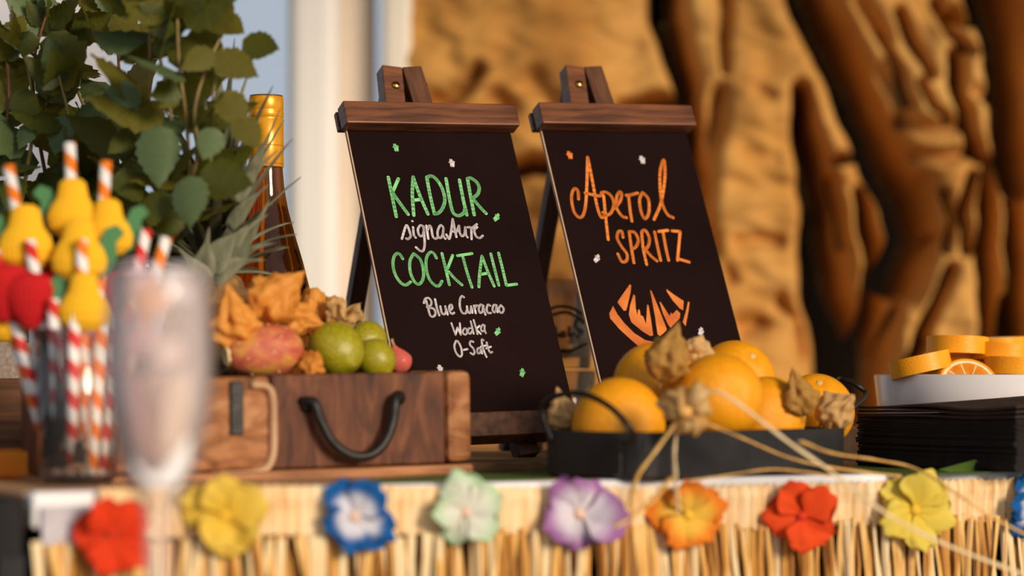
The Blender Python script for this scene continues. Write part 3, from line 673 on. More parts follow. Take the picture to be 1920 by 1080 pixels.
def husk_mesh(seed, opened, big=1.0):
    """papery lantern of five ribbed sepals around +z, berry at the origin"""
    r = random.Random(seed); mb = MB(); S = 50; prof = []
    if opened:
        prof = [(.15, -.95), (.55, -.75), (.95, -.25), (1.15, .3), (1.3, .9), (1.45, 1.35)]
    else:
        prof = [(.10, -1.05), (.55, -.92), (1.0, -.45), (1.16, .05), (1.05, .6), (.72, 1.15), (.36, 1.7), (.12, 2.15), (.02, 2.4)]
    def fn(q, z, a):
        ridge = abs(math.sin(2.5*a)); k = 1+.30*(ridge-.6)+.07*math.sin(10*a+z*4+seed)+.07*math.sin(4*a+z*7+seed*2)
        if opened:
            tip = abs(math.cos(2.5*a))**.7; zz = z*(.55+.6*tip) if z > 0 else z
            return (q*k*(1+.15*math.sin(a+seed)), zz+.06*math.sin(7*a+seed))
        return (q*k*(1+.06*math.sin(a*2+seed)), z+.05*math.sin(6*a+seed))
    pr = [(p.x, p.y) for p in smooth_path([Vector((a, b_, 0)) for a, b_ in prof], 4)]
    mb.lathe([(max(q, .015), z) for q, z in pr], seg=S, fn=fn)
    mb.f = [f for f in mb.f if len(f) == 4]
    for i, v in enumerate(mb.v):
        nz = noise.noise(v*2.3+Vector((seed, 0, 0)))*.22+noise.noise(v*6+Vector((0, seed, 0)))*.07; mb.v[i] = v+Vector((v.x, v.y, v.z*.3))*nz
    return mb
def physalis(px, py, d, rpx, axis, label, opened=False, mat='husk', group='physalis among the fruit', seed=1):
    r = rpx/F*d; c = P(px, py, d); root = empty('physalis', c, label, 'physalis', group)
    rot = frame(axis).to_4x4()
    mb = ball(18, 12, lambda q, z, a: (q, z)); me = mb.mesh('berry', smooth=True); me.materials.append(M['berry'])
    inst('berry', me, root, rot @ Matrix.Diagonal((r*.86, r*.86, r*.86, 1)))
    me = husk_mesh(seed, opened).mesh('husk', smooth=True); me.materials.append(M[mat])
    h = inst('husk', me, root, rot @ Matrix.Diagonal((r, r, r, 1))); solid(h, .02)
    mb = MB(); mb.tube([(0, 0, -.95), (.05, .03, -1.3), (.15, .1, -1.6)], .07, 6); me = mb.mesh('stalk', smooth=True); me.materials.append(M['stalk'])
    inst('stalk', me, root, rot @ Matrix.Diagonal((r, r, r, 1)))
    return root

# oranges in the tray
orange(1160, 798, 1.885, 90, (.5, -.3, -.2), 'orange at the left end of the black tray under the handle', False)
orange(1228, 722, 1.968, 80, (.1, .9, -.4), 'orange behind the brown physalis, before the drawn slice', False)
orange(1347, 745, 1.915, 85, (.2, -.2, -1), 'big front orange in the middle of the heap on the tray', False)
orange(1378, 714, 2.03, 77, (.38, -.62, .62), 'topmost orange at the back of the heap with pale stem scar', True)
orange(1434, 783, 1.978, 78, (.6, .4, -.5), 'orange right of the big front orange, half hidden', False)
orange(1530, 771, 2.05, 72, (.02, -.6, .80), 'orange at the right end of the black tray with small stem scar', True)
# physalis on the oranges
physalis(1250, 680, 1.90, 33, (.30, -.1, 1), 'brown physalis in closed husk on top of the oranges', False, 'husk_dark', seed=3)
physalis(1303, 660, 1.97, 22, (.9, -.1, -.25), 'pale husked physalis tucked behind the big front orange', False, 'husk_pale', seed=5)
physalis(1500, 752, 1.955, 27, (-.25, -.1, 1), 'physalis with dry upright husk left of the right-end orange', False, 'husk_dark', seed=8)
physalis(1560, 776, 1.985, 28, (.45, -.5, .45), 'pale physalis husk before the right-end orange', False, 'husk_pale', seed=11)
physalis(1056, 782, 1.925, 24, (-.2, -.2, 1), 'physalis at the left end of the tray under the handle loop', False, 'husk_pale', seed=14)

# ------------------------------------------------------------------ black tray
ta = ground(1196, 903); TRA = R(42)
tu = Vector((math.cos(TRA), math.sin(TRA), 0)); tn = Vector((tu.y, -tu.x, 0))
TL_ = .335; TD_ = .115
# length such that the right front corner falls on photo column 1606
k = (1606-960)/F; TL_ = (k*ta.y-ta.x)/(tu.x-k*tu.y)
tc = ta+tu*TL_/2-tn*TD_/2
tray = empty('metal_tray', (tc.x, tc.y, T), 'black metal tray with thin loop handles full of oranges', 'tray')
def rrect(L, D, r, n=8):
    out = []
    for (cx, cy, a0) in ((L/2-r, D/2-r, 0), (-L/2+r, D/2-r, 90), (-L/2+r, -D/2+r, 180), (L/2-r, -D/2+r, 270)):
        for i in range(n+1):
            a = R(a0+90*i/n); out.append((cx+r*math.cos(a), cy+r*math.sin(a)))
    return out
HT = .0355
def traymesh():
    mb = MB(); rings = []
    for (ins, z) in ((.004, 0), (0, .003), (-.001, HT), (.001, HT+.0012), (.0028, HT), (.004, .006), (.01, .0035)):
        rings.append([(x, y, z) for x, y in rrect(TL_-2*ins, TD_-2*ins, .026-ins if .026-ins > .01 else .01)])
    n = len(rings[0]); vs_ = [Vector((0, 0, 0))+Vector(p) for r_ in rings for p in r_]
    fs = [tuple(range(n))[::-1], tuple((len(rings)-1)*n+i for i in range(n))]
    for i in range(len(rings)-1):
        for j in range(n): fs.append((i*n+j, i*n+(j+1) % n, (i+1)*n+(j+1) % n, (i+1)*n+j))
    mb.add(vs_, fs); return mb
me = traymesh().mesh('tray_body', smooth=False); me.materials.append(M['tray_metal'])
ob = inst('tray_body', me, tray, Matrix.Rotation(TRA, 4, 'Z'))
def tl(x, y, z): return tray.location+tu*x-tn*y+Vector((0, 0, z))
# handles: left loop folded inwards, right loop upright
mbp = tl(-TL_/2-.001, TD_/2-.022, .028); mfp = tl(-TL_/2-.0012, -TD_/2+.020, .020)
hl = [mbp, P(1016, 772, mbp.y+.005), P(1030, 748, mbp.y-.005), P(1070, 737, mbp.y-.025), P(1110, 744, mbp.y-.045), P(1150, 768, mbp.y-.068), P(1178, 800, mbp.y-.085), P(1188, 822, mfp.y-.012), mfp]
mb = MB(); mb.tube(smooth_path(hl, 5), .0024, 8); lh = part('handle', mb, M['iron'], tray, smooth=True)
mb = MB(); mb.box(tl(-TL_/2-.0012, -TD_/2+.020, .017), (.0028, .008, .026), Matrix.Rotation(TRA, 3, 'Z')); bevel(part('handle_tab', mb, M['iron'], tray, lh), .001)
hr = [tl(TL_/2+.0012, -TD_/2+.025, .026), tl(TL_/2+.010, -TD_/2+.022, .045), P(1622, 742, 2.10), P(1606, 722, 2.11), P(1580, 713, 2.12), P(1560, 722, 2.13), tl(TL_/2+.0012, TD_/2-.025, .026)]
mb = MB(); mb.tube(smooth_path(hr, 6), .0024, 8); part('handle', mb, M['iron'], tray, smooth=True)

# raffia bow and its long ends
rb = empty('raffia_bow', P(1290, 770, 1.80), 'raffia bow with long trailing ends before the oranges', 'raffia')
def ribbon(name, pts, w_, mat='raffia', flat_=.35):
    path = smooth_path([P(*p) for p in pts], 6); n = len(path)
    mb = MB(); mb.tube(path, [w_*(1+.15*math.sin(i*1.3)) for i in range(n)], 7, flat=flat_); return part(name, mb, M[mat], rb, smooth=True)
ribbon('raffia_end', [(1283,770,1.80),(1262,800,1.795),(1225,850,1.79),(1195,893,1.775),(1180,950,1.745)], .0028, 'raffia')
ribbon('raffia_end', [(1282,770,1.80),(1270,805,1.80),(1264,850,1.79),(1267,905,1.772),(1272,960,1.75)], .0034, 'raffia3')
ribbon('raffia_end', [(1290,745,1.80),(1345,735,1.79),(1400,768,1.78),(1480,830,1.775),(1560,885,1.78),(1650,955,1.77),(1760,1015,1.78),(1940,1085,1.80)], .0032, 'raffia3')
ribbon('raffia_end', [(1300,785,1.80),(1340,800,1.80),(1400,825,1.815),(1470,855,1.83),(1540,873,1.85),(1620,885,1.87),(1690,893,1.87)], .0026, 'raffia')
ribbon('raffia_end', [(1500,828,1.79),(1560,850,1.83),(1640,862,1.87),(1720,880,1.87),(1800,930,1.83),(1860,970,1.83),(1940,1010,1.84)], .0028, 'raffia')
ribbon('raffia_end', [(1290,902,1.80),(1360,892,1.82),(1440,880,1.835),(1500,884,1.84),(1560,893,1.84)], .0022, 'raffia')
ribbon('raffia_end', [(1260,895,1.775),(1225,935,1.745),(1190,965,1.735),(1150,990,1.73)], .0024, 'raffia')
def bow_petal(c, tip, wdt, mat, d0):
    a = P(*c); b_ = P(*tip); t = (b_-a); L = t.length; t.normalize(); sd = t.cross(Vector((0, 1, 0))).normalized(); mb = MB(); vs_ = []; fs = []; n = 6
    for i in range(n+1):
        s_ = i/n; ww = wdt*(.25+1.0*math.sin(min(1, s_*1.15)*math.pi*.62)); 
        for j in range(5):
            q = (j-2)/2; vs_.append(a+t*L*s_+sd*ww*q+Vector((0, -.010*math.sin(s_*math.pi)*(1-q*q)+.0035*math.sin(j*2.1+s_*7+c[0]), 0)))
    for i in range(n):
        for j in range(4):
            k_ = i*5+j; fs.append((k_, k_+1, k_+6, k_+5))
    mb.add(vs_, fs); o = part('bow_loop', mb, M[mat], rb, smooth=True); return solid(o, .0006)
for (c0, t0, wd_) in [((1284,778,1.80),(1238,745,1.81),.006), ((1286,774,1.798),(1320,722,1.79),.006), ((1286,776,1.796),(1318,806,1.79),.0065), ((1284,772,1.798),(1268,728,1.80),.006), ((1286,774,1.798),(1304,735,1.795),.005),
        ((1284,778,1.797),(1290,812,1.79),.006), ((1283,778,1.80),(1246,770,1.805),.005), ((1286,778,1.798),(1330,760,1.79),.0045)]:
    bow_petal(c0, t0, wd_, 'husk_pale', 0)
mb = MB(); mb.tube(smooth_path([P(1278,765,1.795), P(1284,772,1.789), P(1291,776,1.795)], 4), .005, 8); part('knot', mb, M['raffia'], rb, smooth=True)

# ------------------------------------------------------------------ fruit in the crate
def prickly(px, py, d, rx, rz, label):
    c = P(px, py, d)
    mb = ball(36, 24, lambda q, z, a: (q*(1-.10*z)*(1+.02*math.sin(5*a+4*z)), z*.98-.14*math.exp(-q*q*14)*(z > 0)))
    ax = Vector((-1, -.42, -.12)); o = place('prickly_pear', mb, M['pear_fruit'], c, frame(ax), (rz/F*d, rz/F*d, rx/F*d), label, 'prickly pear')
    sp = MB()
    for i in range(34):
        z = -.85+1.6*i/33; a = i*2.39996; q = math.sqrt(max(0, 1-z*z))*(1-.10*z)
        p = Vector((q*math.cos(a), q*math.sin(a), z*.98)); sp.lathe([(.035, -.02), (.03, .012), (.001, .02)], p, 6, m=frame(Vector((p.x, p.y, z))))
    me = sp.mesh('areoles', smooth=True); me.materials.append(M['pear_spot']); q = link(bpy.data.objects.new('areoles', me)); q.parent = o
    cr = MB(); cr.lathe([(.36, .86), (.40, .93), (.34, .96), (.2, .86), (.001, .82)], seg=20, fn=lambda q, z, a: (q*(1+.10*math.sin(7*a)), z)); me = cr.mesh('crown_rim', smooth=True); me.materials.append(M['pear_spot'])
    q = link(bpy.data.objects.new('crown_rim', me)); q.parent = o
    return o
prickly(494, 659, 1.905, 79, 50, 'pinkish-red prickly pear lying at the left front of the crate')
def lime(px, py, d, rl, rr, axis, label):
    c = P(px, py, d)
    def fn(q, z, a): return (q*(1+.01*math.sin(4*a)), z*1.0+.10*math.copysign(1, z)*math.exp(-q*q*22))
    mb = ball(36, 26, fn); o = place('lime', mb, M['lime'], c, frame(axis), (rr/F*d, rr/F*d, rl/F*d), label, 'lime', 'limes in the crate')
    nb = MB(); nb.lathe([(.10, 1.045), (.07, 1.085), (.001, 1.08)], seg=8); me = nb.mesh('stem_scar', smooth=True); me.materials.append(M['stalk']); q = link(bpy.data.objects.new('stem_scar', me)); q.parent = o
    return o
lime(630, 655, 1.938, 57, 51, (.55, -.55, -.45), 'big yellow-green lime in front, right of the prickly pear')
lime(704, 673, 1.958, 40, 37, (.4, -.3, -.5), 'small lime at the lower right, beside the red fruit')
lime(688, 638, 1.995, 40, 36, (.5, .6, .2), 'darker lime behind the big yellow-green lime')
lime(662, 690, 1.99, 34, 32, (1, .3, 0), 'lime low in the crate between the other limes')
lime(598, 700, 1.955, 34, 32, (.3, 1, 0), 'lime low in the crate behind the small physalis')
# red pointed fruit
c = P(748, 676, 2.005)
mb = ball(28, 20, lambda q, z, a: (q*(1+.03*math.sin(6*a))*(1-.35*max(0, z)), z+.35*math.exp(-q*q*10)*(z > 0)))
o = place('red_fruit', mb, M['red_fruit'], c, frame((-.35, -.1, 1)), (24/F*2, 24/F*2, 25/F*2), 'small pinkish-red pointed fruit at the right end of the crate', 'fruit')
nb = MB(); nb.tube([(0, 0, 1.25), (.02, .03, 1.5), (.06, .04, 1.7)], [.14, .12, .15], 7); me = nb.mesh('stalk', smooth=True); me.materials.append(M['stalk']); q = link(bpy.data.objects.new('stalk', me)); q.parent = o
# physalis in the crate
physalis(440, 618, 1.90, 36, (-.12, -.2, 1), 'orange lantern physalis standing at the left of the crate', False, 'husk', 'physalis in the crate', 21)
physalis(505, 568, 1.925, 40, (.75, -.3, .62), 'large ribbed physalis lantern in front of the amber bottle', False, 'husk', 'physalis in the crate', 23)
physalis(582, 686, 1.905, 20, (.35, -.7, .55), 'small physalis between the prickly pear and the big lime', False, 'husk', 'physalis in the crate', 25)
physalis(632, 598, 1.975, 24, (.35, -.2, .8), 'physalis with pale upturned husk behind the big lime', True, 'husk_pale', 'physalis in the crate', 27)
physalis(552, 600, 1.945, 27, (.9, -.3, -.15), 'physalis husk lying beside the bottle shoulder', False, 'husk', 'physalis in the crate', 29)
physalis(512, 606, 1.955, 34, (-.2, .8, .6), 'bare orange physalis berry behind the prickly pear', True, 'husk', 'physalis in the crate', 31)
physalis(575, 600, 1.985, 30, (.2, .8, .3), 'orange physalis berry behind the big lime', True, 'husk', 'physalis in the crate', 33)

# ------------------------------------------------------------------ amber bottle
bd = 2.10; bc = P(499, 0, bd); bz = T
hz = lambda py: ZC-(py-YH)/F*bd-T
rp = lambda wpx: wpx/2/F*bd
bot = empty('wine_bottle', (bc.x, bc.y, bz), 'amber glass bottle with golden yellow capsule behind the pineapple leaves', 'bottle')
prof = [(.0005, .004), (.030, .0), (.041, .004), (.0425, .012), (.0425, hz(640)), (.0415, hz(590)), (rp(166), hz(545)), (rp(138), hz(490)), (rp(108), hz(440)), (rp(82), hz(390)), (rp(68), hz(350)), (rp(63), hz(322)), (rp(61), hz(300)), (.0125, hz(185)), (.0005, hz(185))]
mb = MB(); mb.lathe(prof, bot.location, 48); part('glass_body', mb, M['amber'], bot, smooth=True)
mb = MB(); mb.lathe([(rp(65), hz(314)), (rp(66), hz(313)), (rp(66), hz(226)), (rp(64.5), hz(225)), (rp(64.5), hz(221)), (rp(66), hz(220)), (rp(66), hz(210)), (rp(64), hz(208)), (rp(66), hz(206)), (rp(65), hz(184)), (rp(62), hz(181.5))], bot.location, 40)
cp = part('capsule', mb, M['capsule'], bot, smooth=True)
for py in (274, 308):
    mb = MB(); mb.lathe([(rp(66.4), hz(py+.8)), (rp(66.6), hz(py)), (rp(66.4), hz(py-.8))], bot.location, 40); mb.f = [f for f in mb.f if len(f) == 4]; part('printed_line', mb, M['capsule_line'], bot, cp, smooth=True)
mb = MB(); mb.lathe([(rp(62), hz(182)), (rp(62), hz(179.5)), (.0005, hz(179.3))], bot.location, 32); part('cap_top', mb, M['bottle_cap'], bot)

# ------------------------------------------------------------------ stacked glasses behind the signs
def tumbler(c, r0, r1, h, mat, label, group, band=False):
    root = empty('tall_glass', c, label, 'glass', group); c = Vector(c)
    t = .0022
    mb = MB(); mb.lathe([(.0005, 0), (r0-.002, 0), (r0, .002), (r1, h), (r1-t/2, h+.0008), (r1-t, h), (r0-t, .012), (.0005, .010)], c, 48); part('glass_wall', mb, mat, root, smooth=True)
    return root
gd = 2.42; gc = P(1054, 0, gd)
g0 = tumbler((gc.x, gc.y, T), .031, .0335, .083, M['glass_warm'], 'lower glass of the stack between the two easels', 'glasses between the easels')
zt_ = T+.0855
gb = tumbler((gc.x, gc.y, zt_), .0285, .0315, ZC+(YH-527)/F*gd-zt_, M['glass_warm'], 'upper glass with dark printed emblem between the two easels', 'glasses between the easels')
def glass_print(strokes, wd):
    mb = MB()
    for st in strokes:
        pts = []
        for (px, py) in smooth_path([Vector((x, y, 0)) for x, y in st], 4) and [(p.x, p.y) for p in smooth_path([Vector((x, y, 0)) for x, y in st], 4)]:
            x = (px-960)/F*gd-gc.x; r_ = .0318; x = max(-r_*.98, min(r_*.98, x))
            pts.append(Vector((gc.x+x, gc.y-math.sqrt(r_*r_-x*x), ZC-(py-YH)/F*(gd-.025))))
        mb.tube(pts, wd, 5)
    return part('printed_emblem', mb, M['glass_print'], gb, label='dark printed emblem')
glass_print([[(1026,582),(1045,575),(1070,578),(1095,590)], [(1030,592),(1060,586),(1092,600)], [(1048,657),(1070,657),(1098,644)], [(1040,612),(1043,628),(1050,630)], [(1052,622),(1050,630),(1058,630),(1056,620)], [(1066,612),(1066,630),(1074,625)], [(1082,600),(1078,612),(1092,622),(1082,632)], [(1090,600),(1098,606)]], .0016)

# ------------------------------------------------------------------ white bowl with orange slices on a pale slab
bwd = 2.27; bwc = P(1868, 0, bwd); zr = ZC-(704-YH)/F*bwd; zb = T+.031
slab('wooden_block', (bwc.x-.005, bwc.y+.02, 0), .27, .24, .0305, R(20), M['slab_pale'], 'pale wooden block under the white bowl', 'board')
mb = MB(); rr_ = (1868-1641)/F*bwd
mb.lathe([(.0005, .001), (rr_*.88, 0), (rr_*.935, .003), (rr_*.97, .018), (rr_, zr-zb), (rr_-.001, zr-zb+.001), (rr_-.004, zr-zb), (rr_*.93, .014), (rr_*.80, .006), (.0005, .005)], (bwc.x, bwc.y, zb), 64)
lone('bowl', mb, M['bowl'], (bwc.x, bwc.y, zb), 'white porcelain bowl full of orange slices', 'bowl', smooth=True)
def slice_(px, py, d, rpx, axis, roll, tk, label, half=False):
    c = P(px, py, d); r = rpx/F*d; root = empty('orange_slice', c, label, 'orange slice', 'orange slices in the white bowl')
    rot = (frame(axis) @ Matrix.Rotation(roll, 3, 'Z')).to_4x4(); arc = math.pi if half else 2*math.pi; n = 40 if half else 90
    def disc(r0, r1, z0, z1):
        m_ = MB(); vs_ = []; fs = []
        for i in range(n+1):
            a = arc*i/n; ca, sa = math.cos(a), math.sin(a)
            vs_ += [(r0*ca, r0*sa, z0), (r1*ca, r1*sa, z0), (r1*ca, r1*sa, z1), (r0*ca, r0*sa, z1)]
        for i in range(n):
            a = i*4; fs += [(a+j, a+(j+1) % 4, a+4+(j+1) % 4, a+4+j) for j in range(4)]
        if half: fs += [(0, 1, 2, 3), (n*4+3, n*4+2, n*4+1, n*4)]
        m_.add(vs_, fs); return m_
    for nm, mt, r0, r1, z in (('rind', 'slice_rind', r*.93, r, tk/2), ('pith', 'pith', r*.84, r*.931, tk/2-.0003), ('flesh', 'flesh', .0004, r*.841, tk/2-.0006)):
        me = disc(r0, r1, -z, z).mesh(nm, smooth=False); me.materials.append(M[mt]); inst(nm, me, root, rot)
    sg = MB()
    for i in range(5 if half else 10):
        a = arc*(i+.5)/(5 if half else 10); sg.box((r*.42*math.cos(a), r*.42*math.sin(a), 0), (r*.8, .0008, tk-.0008), Matrix.Rotation(a, 3, 'Z'))
    me = sg.mesh('membrane'); me.materials.append(M['pith']); inst('membrane', me, root, rot)
    return root
slice_(1725, 684, 2.22, 58, (-.22, .06, 1), 0, .016, 'orange slice tilted over the left rim of the bowl')
slice_(1795, 648, 2.25, 58, (.03, .04, 1), 0, .016, 'topmost orange slice lying flat on the heap')
slice_(1815, 726, 2.20, 56, (.05, -.86, .50), 0, .010, 'orange slice facing the viewer with white pith ring')
slice_(1880, 662, 2.25, 56, (.10, .03, 1), 0, .016, 'orange slice lying right of the topmost slice')
slice_(1905, 688, 2.23, 60, (.06, .03, 1), 0, .016, 'orange slice low at the right edge of the photo')
slice_(1795, 672, 2.28, 62, (-.04, .03, 1), 0, .014, 'orange slice under the topmost slice')
slice_(1765, 698, 2.27, 62, (.04, .0, 1), 0, .014, 'orange slice deep in the bowl at the left')
slice_(1965, 668, 2.28, 60, (.12, .02, 1), 0, .014, 'orange slice at the right side of the bowl')
slice_(1868, 646, 2.32, 54, (-.06, -.02, 1), 0, .013, 'orange slice at the back of the heap')

# ------------------------------------------------------------------ stack of black napkins
npa = ground(1608, 876); npb = ground(1905, 889)
NA = math.atan2(npb.y-npa.y, npb.x-npa.x); nu = Vector((math.cos(NA), math.sin(NA), 0)); nv = Vector((-nu.y, nu.x, 0)); NLEN = (npb-npa).length
def napkin(i, n, z, tk, mat, amp, ruffle):
    r = random.Random(i*3+1); G = 12; vs_ = []; fs = []
    ox, oy = r.uniform(-.0015, .0015), r.uniform(-.0015, .0015); dp = .165
    for s_ in (0, 1):
        for a in range(G+1):
            for b_ in range(G+1):
                u, v = a/G, b_/G
                zz = z+s_*tk*.92+amp*(.5+.5*math.sin(u*7+1.0))*(1-v)*.6+ruffle*math.exp(-((u-.12)/.12)**2)*(1-v*.4)*0+ruffle*(.5+.5*math.cos((u-.42)*9))*(.3+.7*v)
                q = npa+nu*(NLEN*u+ox)+nv*(dp*v+oy); vs_.append((q.x, q.y, zz))
    N1 = (G+1)**2; id_ = lambda s_, a, b_: s_*N1+a*(G+1)+b_
    for a in range(G):
        for b_ in range(G):
            fs.append((id_(1, a, b_), id_(1, a+1, b_), id_(1, a+1, b_+1), id_(1, a, b_+1))); fs.append((id_(0, a, b_), id_(0, a, b_+1), id_(0, a+1, b_+1), id_(0, a+1, b_)))
        fs += [(id_(0, a, 0), id_(0, a+1, 0), id_(1, a+1, 0), id_(1, a, 0)), (id_(0, a, G), id_(1, a, G), id_(1, a+1, G), id_(0, a+1, G)),
               (id_(0, 0, a), id_(1, 0, a), id_(1, 0, a+1), id_(0, 0, a+1)), (id_(0, G, a), id_(0, G, a+1), id_(1, G, a+1), id_(1, G, a))]
    mb = MB(); mb.add(vs_, fs); c = npa+nu*NLEN/2+nv*dp/2
    lab = 'black paper napkin folded in the stack before the white bowl'
    if i == n-1: lab = 'topmost brown-black napkin of the stack with a wavy raised edge'
    return lone('paper_napkin', mb, M[mat], (c.x, c.y, z), lab, 'napkin', 'black paper napkins in the stack')
NN = 22; z = T+.0015
for i in range(NN):
    top = i >= NN-3; tk = .0022
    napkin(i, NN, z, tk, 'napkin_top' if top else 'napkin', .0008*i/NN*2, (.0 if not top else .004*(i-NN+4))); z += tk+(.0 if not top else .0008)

# green leaf lying under the napkins and by the slab
def flatleaf(name, pts, label, z=T+.0004, ridge=0):
    q = [ground(*p) for p in pts]; c = sum(q, Vector())/len(q); mb = MB(); mb.add([(p.x, p.y, z) for p in q], [tuple(range(len(q)))])
    o = lone(name, mb, M['palm'], (c.x, c.y, z), label, 'leaf'); solid(o, .0005, 1); return o
flatleaf('green_leaf', [(1560, 886), (1720, 892), (1890, 886), (1925, 880), (1800, 866), (1640, 866)], 'flat green leaf under the stack of black napkins')
mb = MB(); q0 = ground(1790, 886); q1 = ground(1900, 885); q2 = P(1828, 862, (q0.y+q1.y)/2-.004); q3 = P(1760, 880, q0.y)
mb.add([q3, q0, q1, q2], [(0, 1, 2, 3)]); o = lone('green_leaf', mb, M['palm'], q0, 'upturned pointed tip of green leaf before the napkin stack', 'leaf'); solid(o, .0006)
flatleaf('green_leaf', [(640, 905), (760, 906), (900, 903), (1030, 899), (1030, 884), (900, 888), (760, 896)], 'flat green leaf along the table before the crate')

# ------------------------------------------------------------------ pineapple
pd = 2.0; pc = P(398, 0, pd)
pine = empty('pineapple', (pc.x, pc.y, T), 'pineapple with grey-green spiky crown behind the crate', 'pineapple')
pb, pt = .0, ZC-(505-YH)/F*pd-T
mb = MB(); RG, SG = 46, 64
def pfn(q, z, a):
    t = z; rad = q
    row = t*9; ph = a*6.0
    bump = abs(math.sin(math.pi*(row+ph/math.pi*1.0)))*abs(math.sin(math.pi*(row-ph/math.pi*1.0)))
    return (rad*(1+.10*bump), t*(pt-pb))
prof = [(max(.001, .046*math.sin(math.pi*(.06+.90*i/RG))**.45*(1.0-.12*i/RG)), i/RG) for i in range(RG+1)]
mb.lathe(prof, pine.location, SG, fn=pfn); part('fruit_body', mb, M['pine_skin'], pine, smooth=False)
def crown_mesh(L, wd, curl, k):
    vs_ = []; fs = []; S = 10
    for i in range(S+1):
        t = i/S; ww = wd*(1-t)**.75*(1-.15*math.sin(t*3)); a = curl*t*t; z_ = L*(t-.18*abs(curl)*t*t*t); x_ = L*curl*.55*t*t
        for s_ in (-1, 0, 1):
            vs_.append((x_-(.25*ww if s_ == 0 else 0), s_*ww*.5, z_))
    for i in range(S):
        for c_ in (0, 1):
            a = i*3+c_; fs.append((a, a+1, a+4, a+3))
    m_ = MB(); m_.add(vs_, fs); me = m_.mesh('crown_leaf', smooth=True); me.materials.append(M['crown_dark' if k % 4 == 3 else 'crown']); return me
rr = random.Random(5)
ctop = Vector((pc.x, pc.y, T+pt-.006))
for i in range(44):
    f = i/43; az = i*2.39996; L = .034+.075*math.sin(math.pi*(.08+.62*f)); lean = R(72*(1-f)**1.1+4); 
    me = crown_mesh(L*rr.uniform(.85, 1.15), .019-.006*f, rr.uniform(.15, .55)*(1.0-f*.5), i)
    mt = Matrix.Translation(ctop-pine.location+Vector((.006*math.cos(az), .006*math.sin(az), .055*f*f))) @ Matrix.Rotation(az, 4, 'Z') @ Matrix.Rotation(lean, 4, 'Y')
    solid(inst('crown_leaf', me, pine, mt), .0008)
# the long spears that reach up beside the bottle
def spear(base, tip, wd, bend, dark):
    a = P(*base); b_ = P(*tip); t = b_-a; L = t.length; sd = t.cross(Vector((0, 1, 0))).normalized(); S = 12; vs_ = []; fs = []
    for i in range(S+1):
        s_ = i/S; ww = wd*(1-s_)**.7*(.55+.9*math.sin(math.pi*min(1, s_*1.3+.12))); c_ = a+t*s_+sd*bend*math.sin(math.pi*s_)
        for j in (-1, 0, 1): vs_.append(c_+sd*ww*.5*j+Vector((0, .25*ww*(j == 0), 0)))
    for i in range(S):
        for c_ in (0, 1):
            q = i*3+c_; fs.append((q, q+1, q+4, q+3))
    m_ = MB(); m_.add(vs_, fs); solid(part('crown_leaf', m_, M['crown_dark' if dark else 'crown'], pine, smooth=True), .0008)
spear((415, 420, 1.975), (512, 160, 1.97), .014, .004, True)
spear((420, 400, 1.985), (525, 205, 1.965), .011, -.003, False)
spear((425, 330, 1.99), (472, 120, 1.99), .012, .004, False)
spear((410, 350, 2.0), (440, 70, 2.0), .014, .0, True)
spear((400, 330, 1.99), (405, 60, 2.0), .013, -.004, False)
spear((440, 380, 1.96), (520, 282, 1.955), .011, .003, False)
spear((430, 430, 1.96), (512, 340, 1.95), .011, .003, False)
spear((420, 480, 1.95), (508, 370, 1.945), .014, -.004, False)
spear((400, 510, 1.94), (505, 400, 1.94), .016, .005, False)
spear((395, 505, 1.93), (470, 420, 1.93), .018, .004, False)
spear((410, 515, 1.94), (520, 455, 1.93), .014, .006, False)
spear((400, 525, 1.93), (500, 488, 1.925), .014, .006, False)
spear((380, 520, 1.93), (392, 425, 1.925), .016, .0, False)
spear((390, 530, 1.93), (330, 460, 1.92), .014, .0, False)

# ------------------------------------------------------------------ mint
def leaf_mesh(k, S=13):
    r = random.Random(k); vs_ = []; fs = []; curl = r.uniform(-.25, .45); fold = r.uniform(.05, .28)
    cols = (-1, -.55, 0, .55, 1)
    for i in range(S+1):
        t = i/S; ww = .35*(t**.55)*((1-t)**1.12)/.35; ww = max(ww, .004)
        z = t; y = -curl*t*t*.5
        for c_ in cols:
            ser = 1+(.08 if i % 2 else -.06)*(abs(c_) == 1)
            vs_.append((c_*ww*ser, y+fold*abs(c_)*ww+.015*math.sin(i*2.2+c_*3), z))
    n = len(cols)
    for i in range(S):
        for c_ in range(n-1):
            a = i*n+c_; fs.append((a, a+1, a+n+1, a+n))
    m_ = MB(); m_.add(vs_, fs); me = m_.mesh('leaf', smooth=True); me.materials.append(M[['mint', 'mint2', 'mint', 'mint3'][k % 4]]); return me
LM = [leaf_mesh(k) for k in range(12)]
def put_leaf(plant, base, tip_dir, face, L, k):
    z_ = Vector(tip_dir).normalized(); y_ = -Vector(face); y_ = (y_-z_*y_.dot(z_))
    if y_.length < 1e-3: y_ = z_.orthogonal()
    y_.normalize(); x_ = y_.cross(z_); mm = Matrix((x_, y_, z_)).transposed().to_4x4()
    inst('leaf', LM[k % 12], plant, Matrix.Translation(Vector(base)-plant.location) @ mm @ Matrix.Diagonal((L, L, L, 1)))
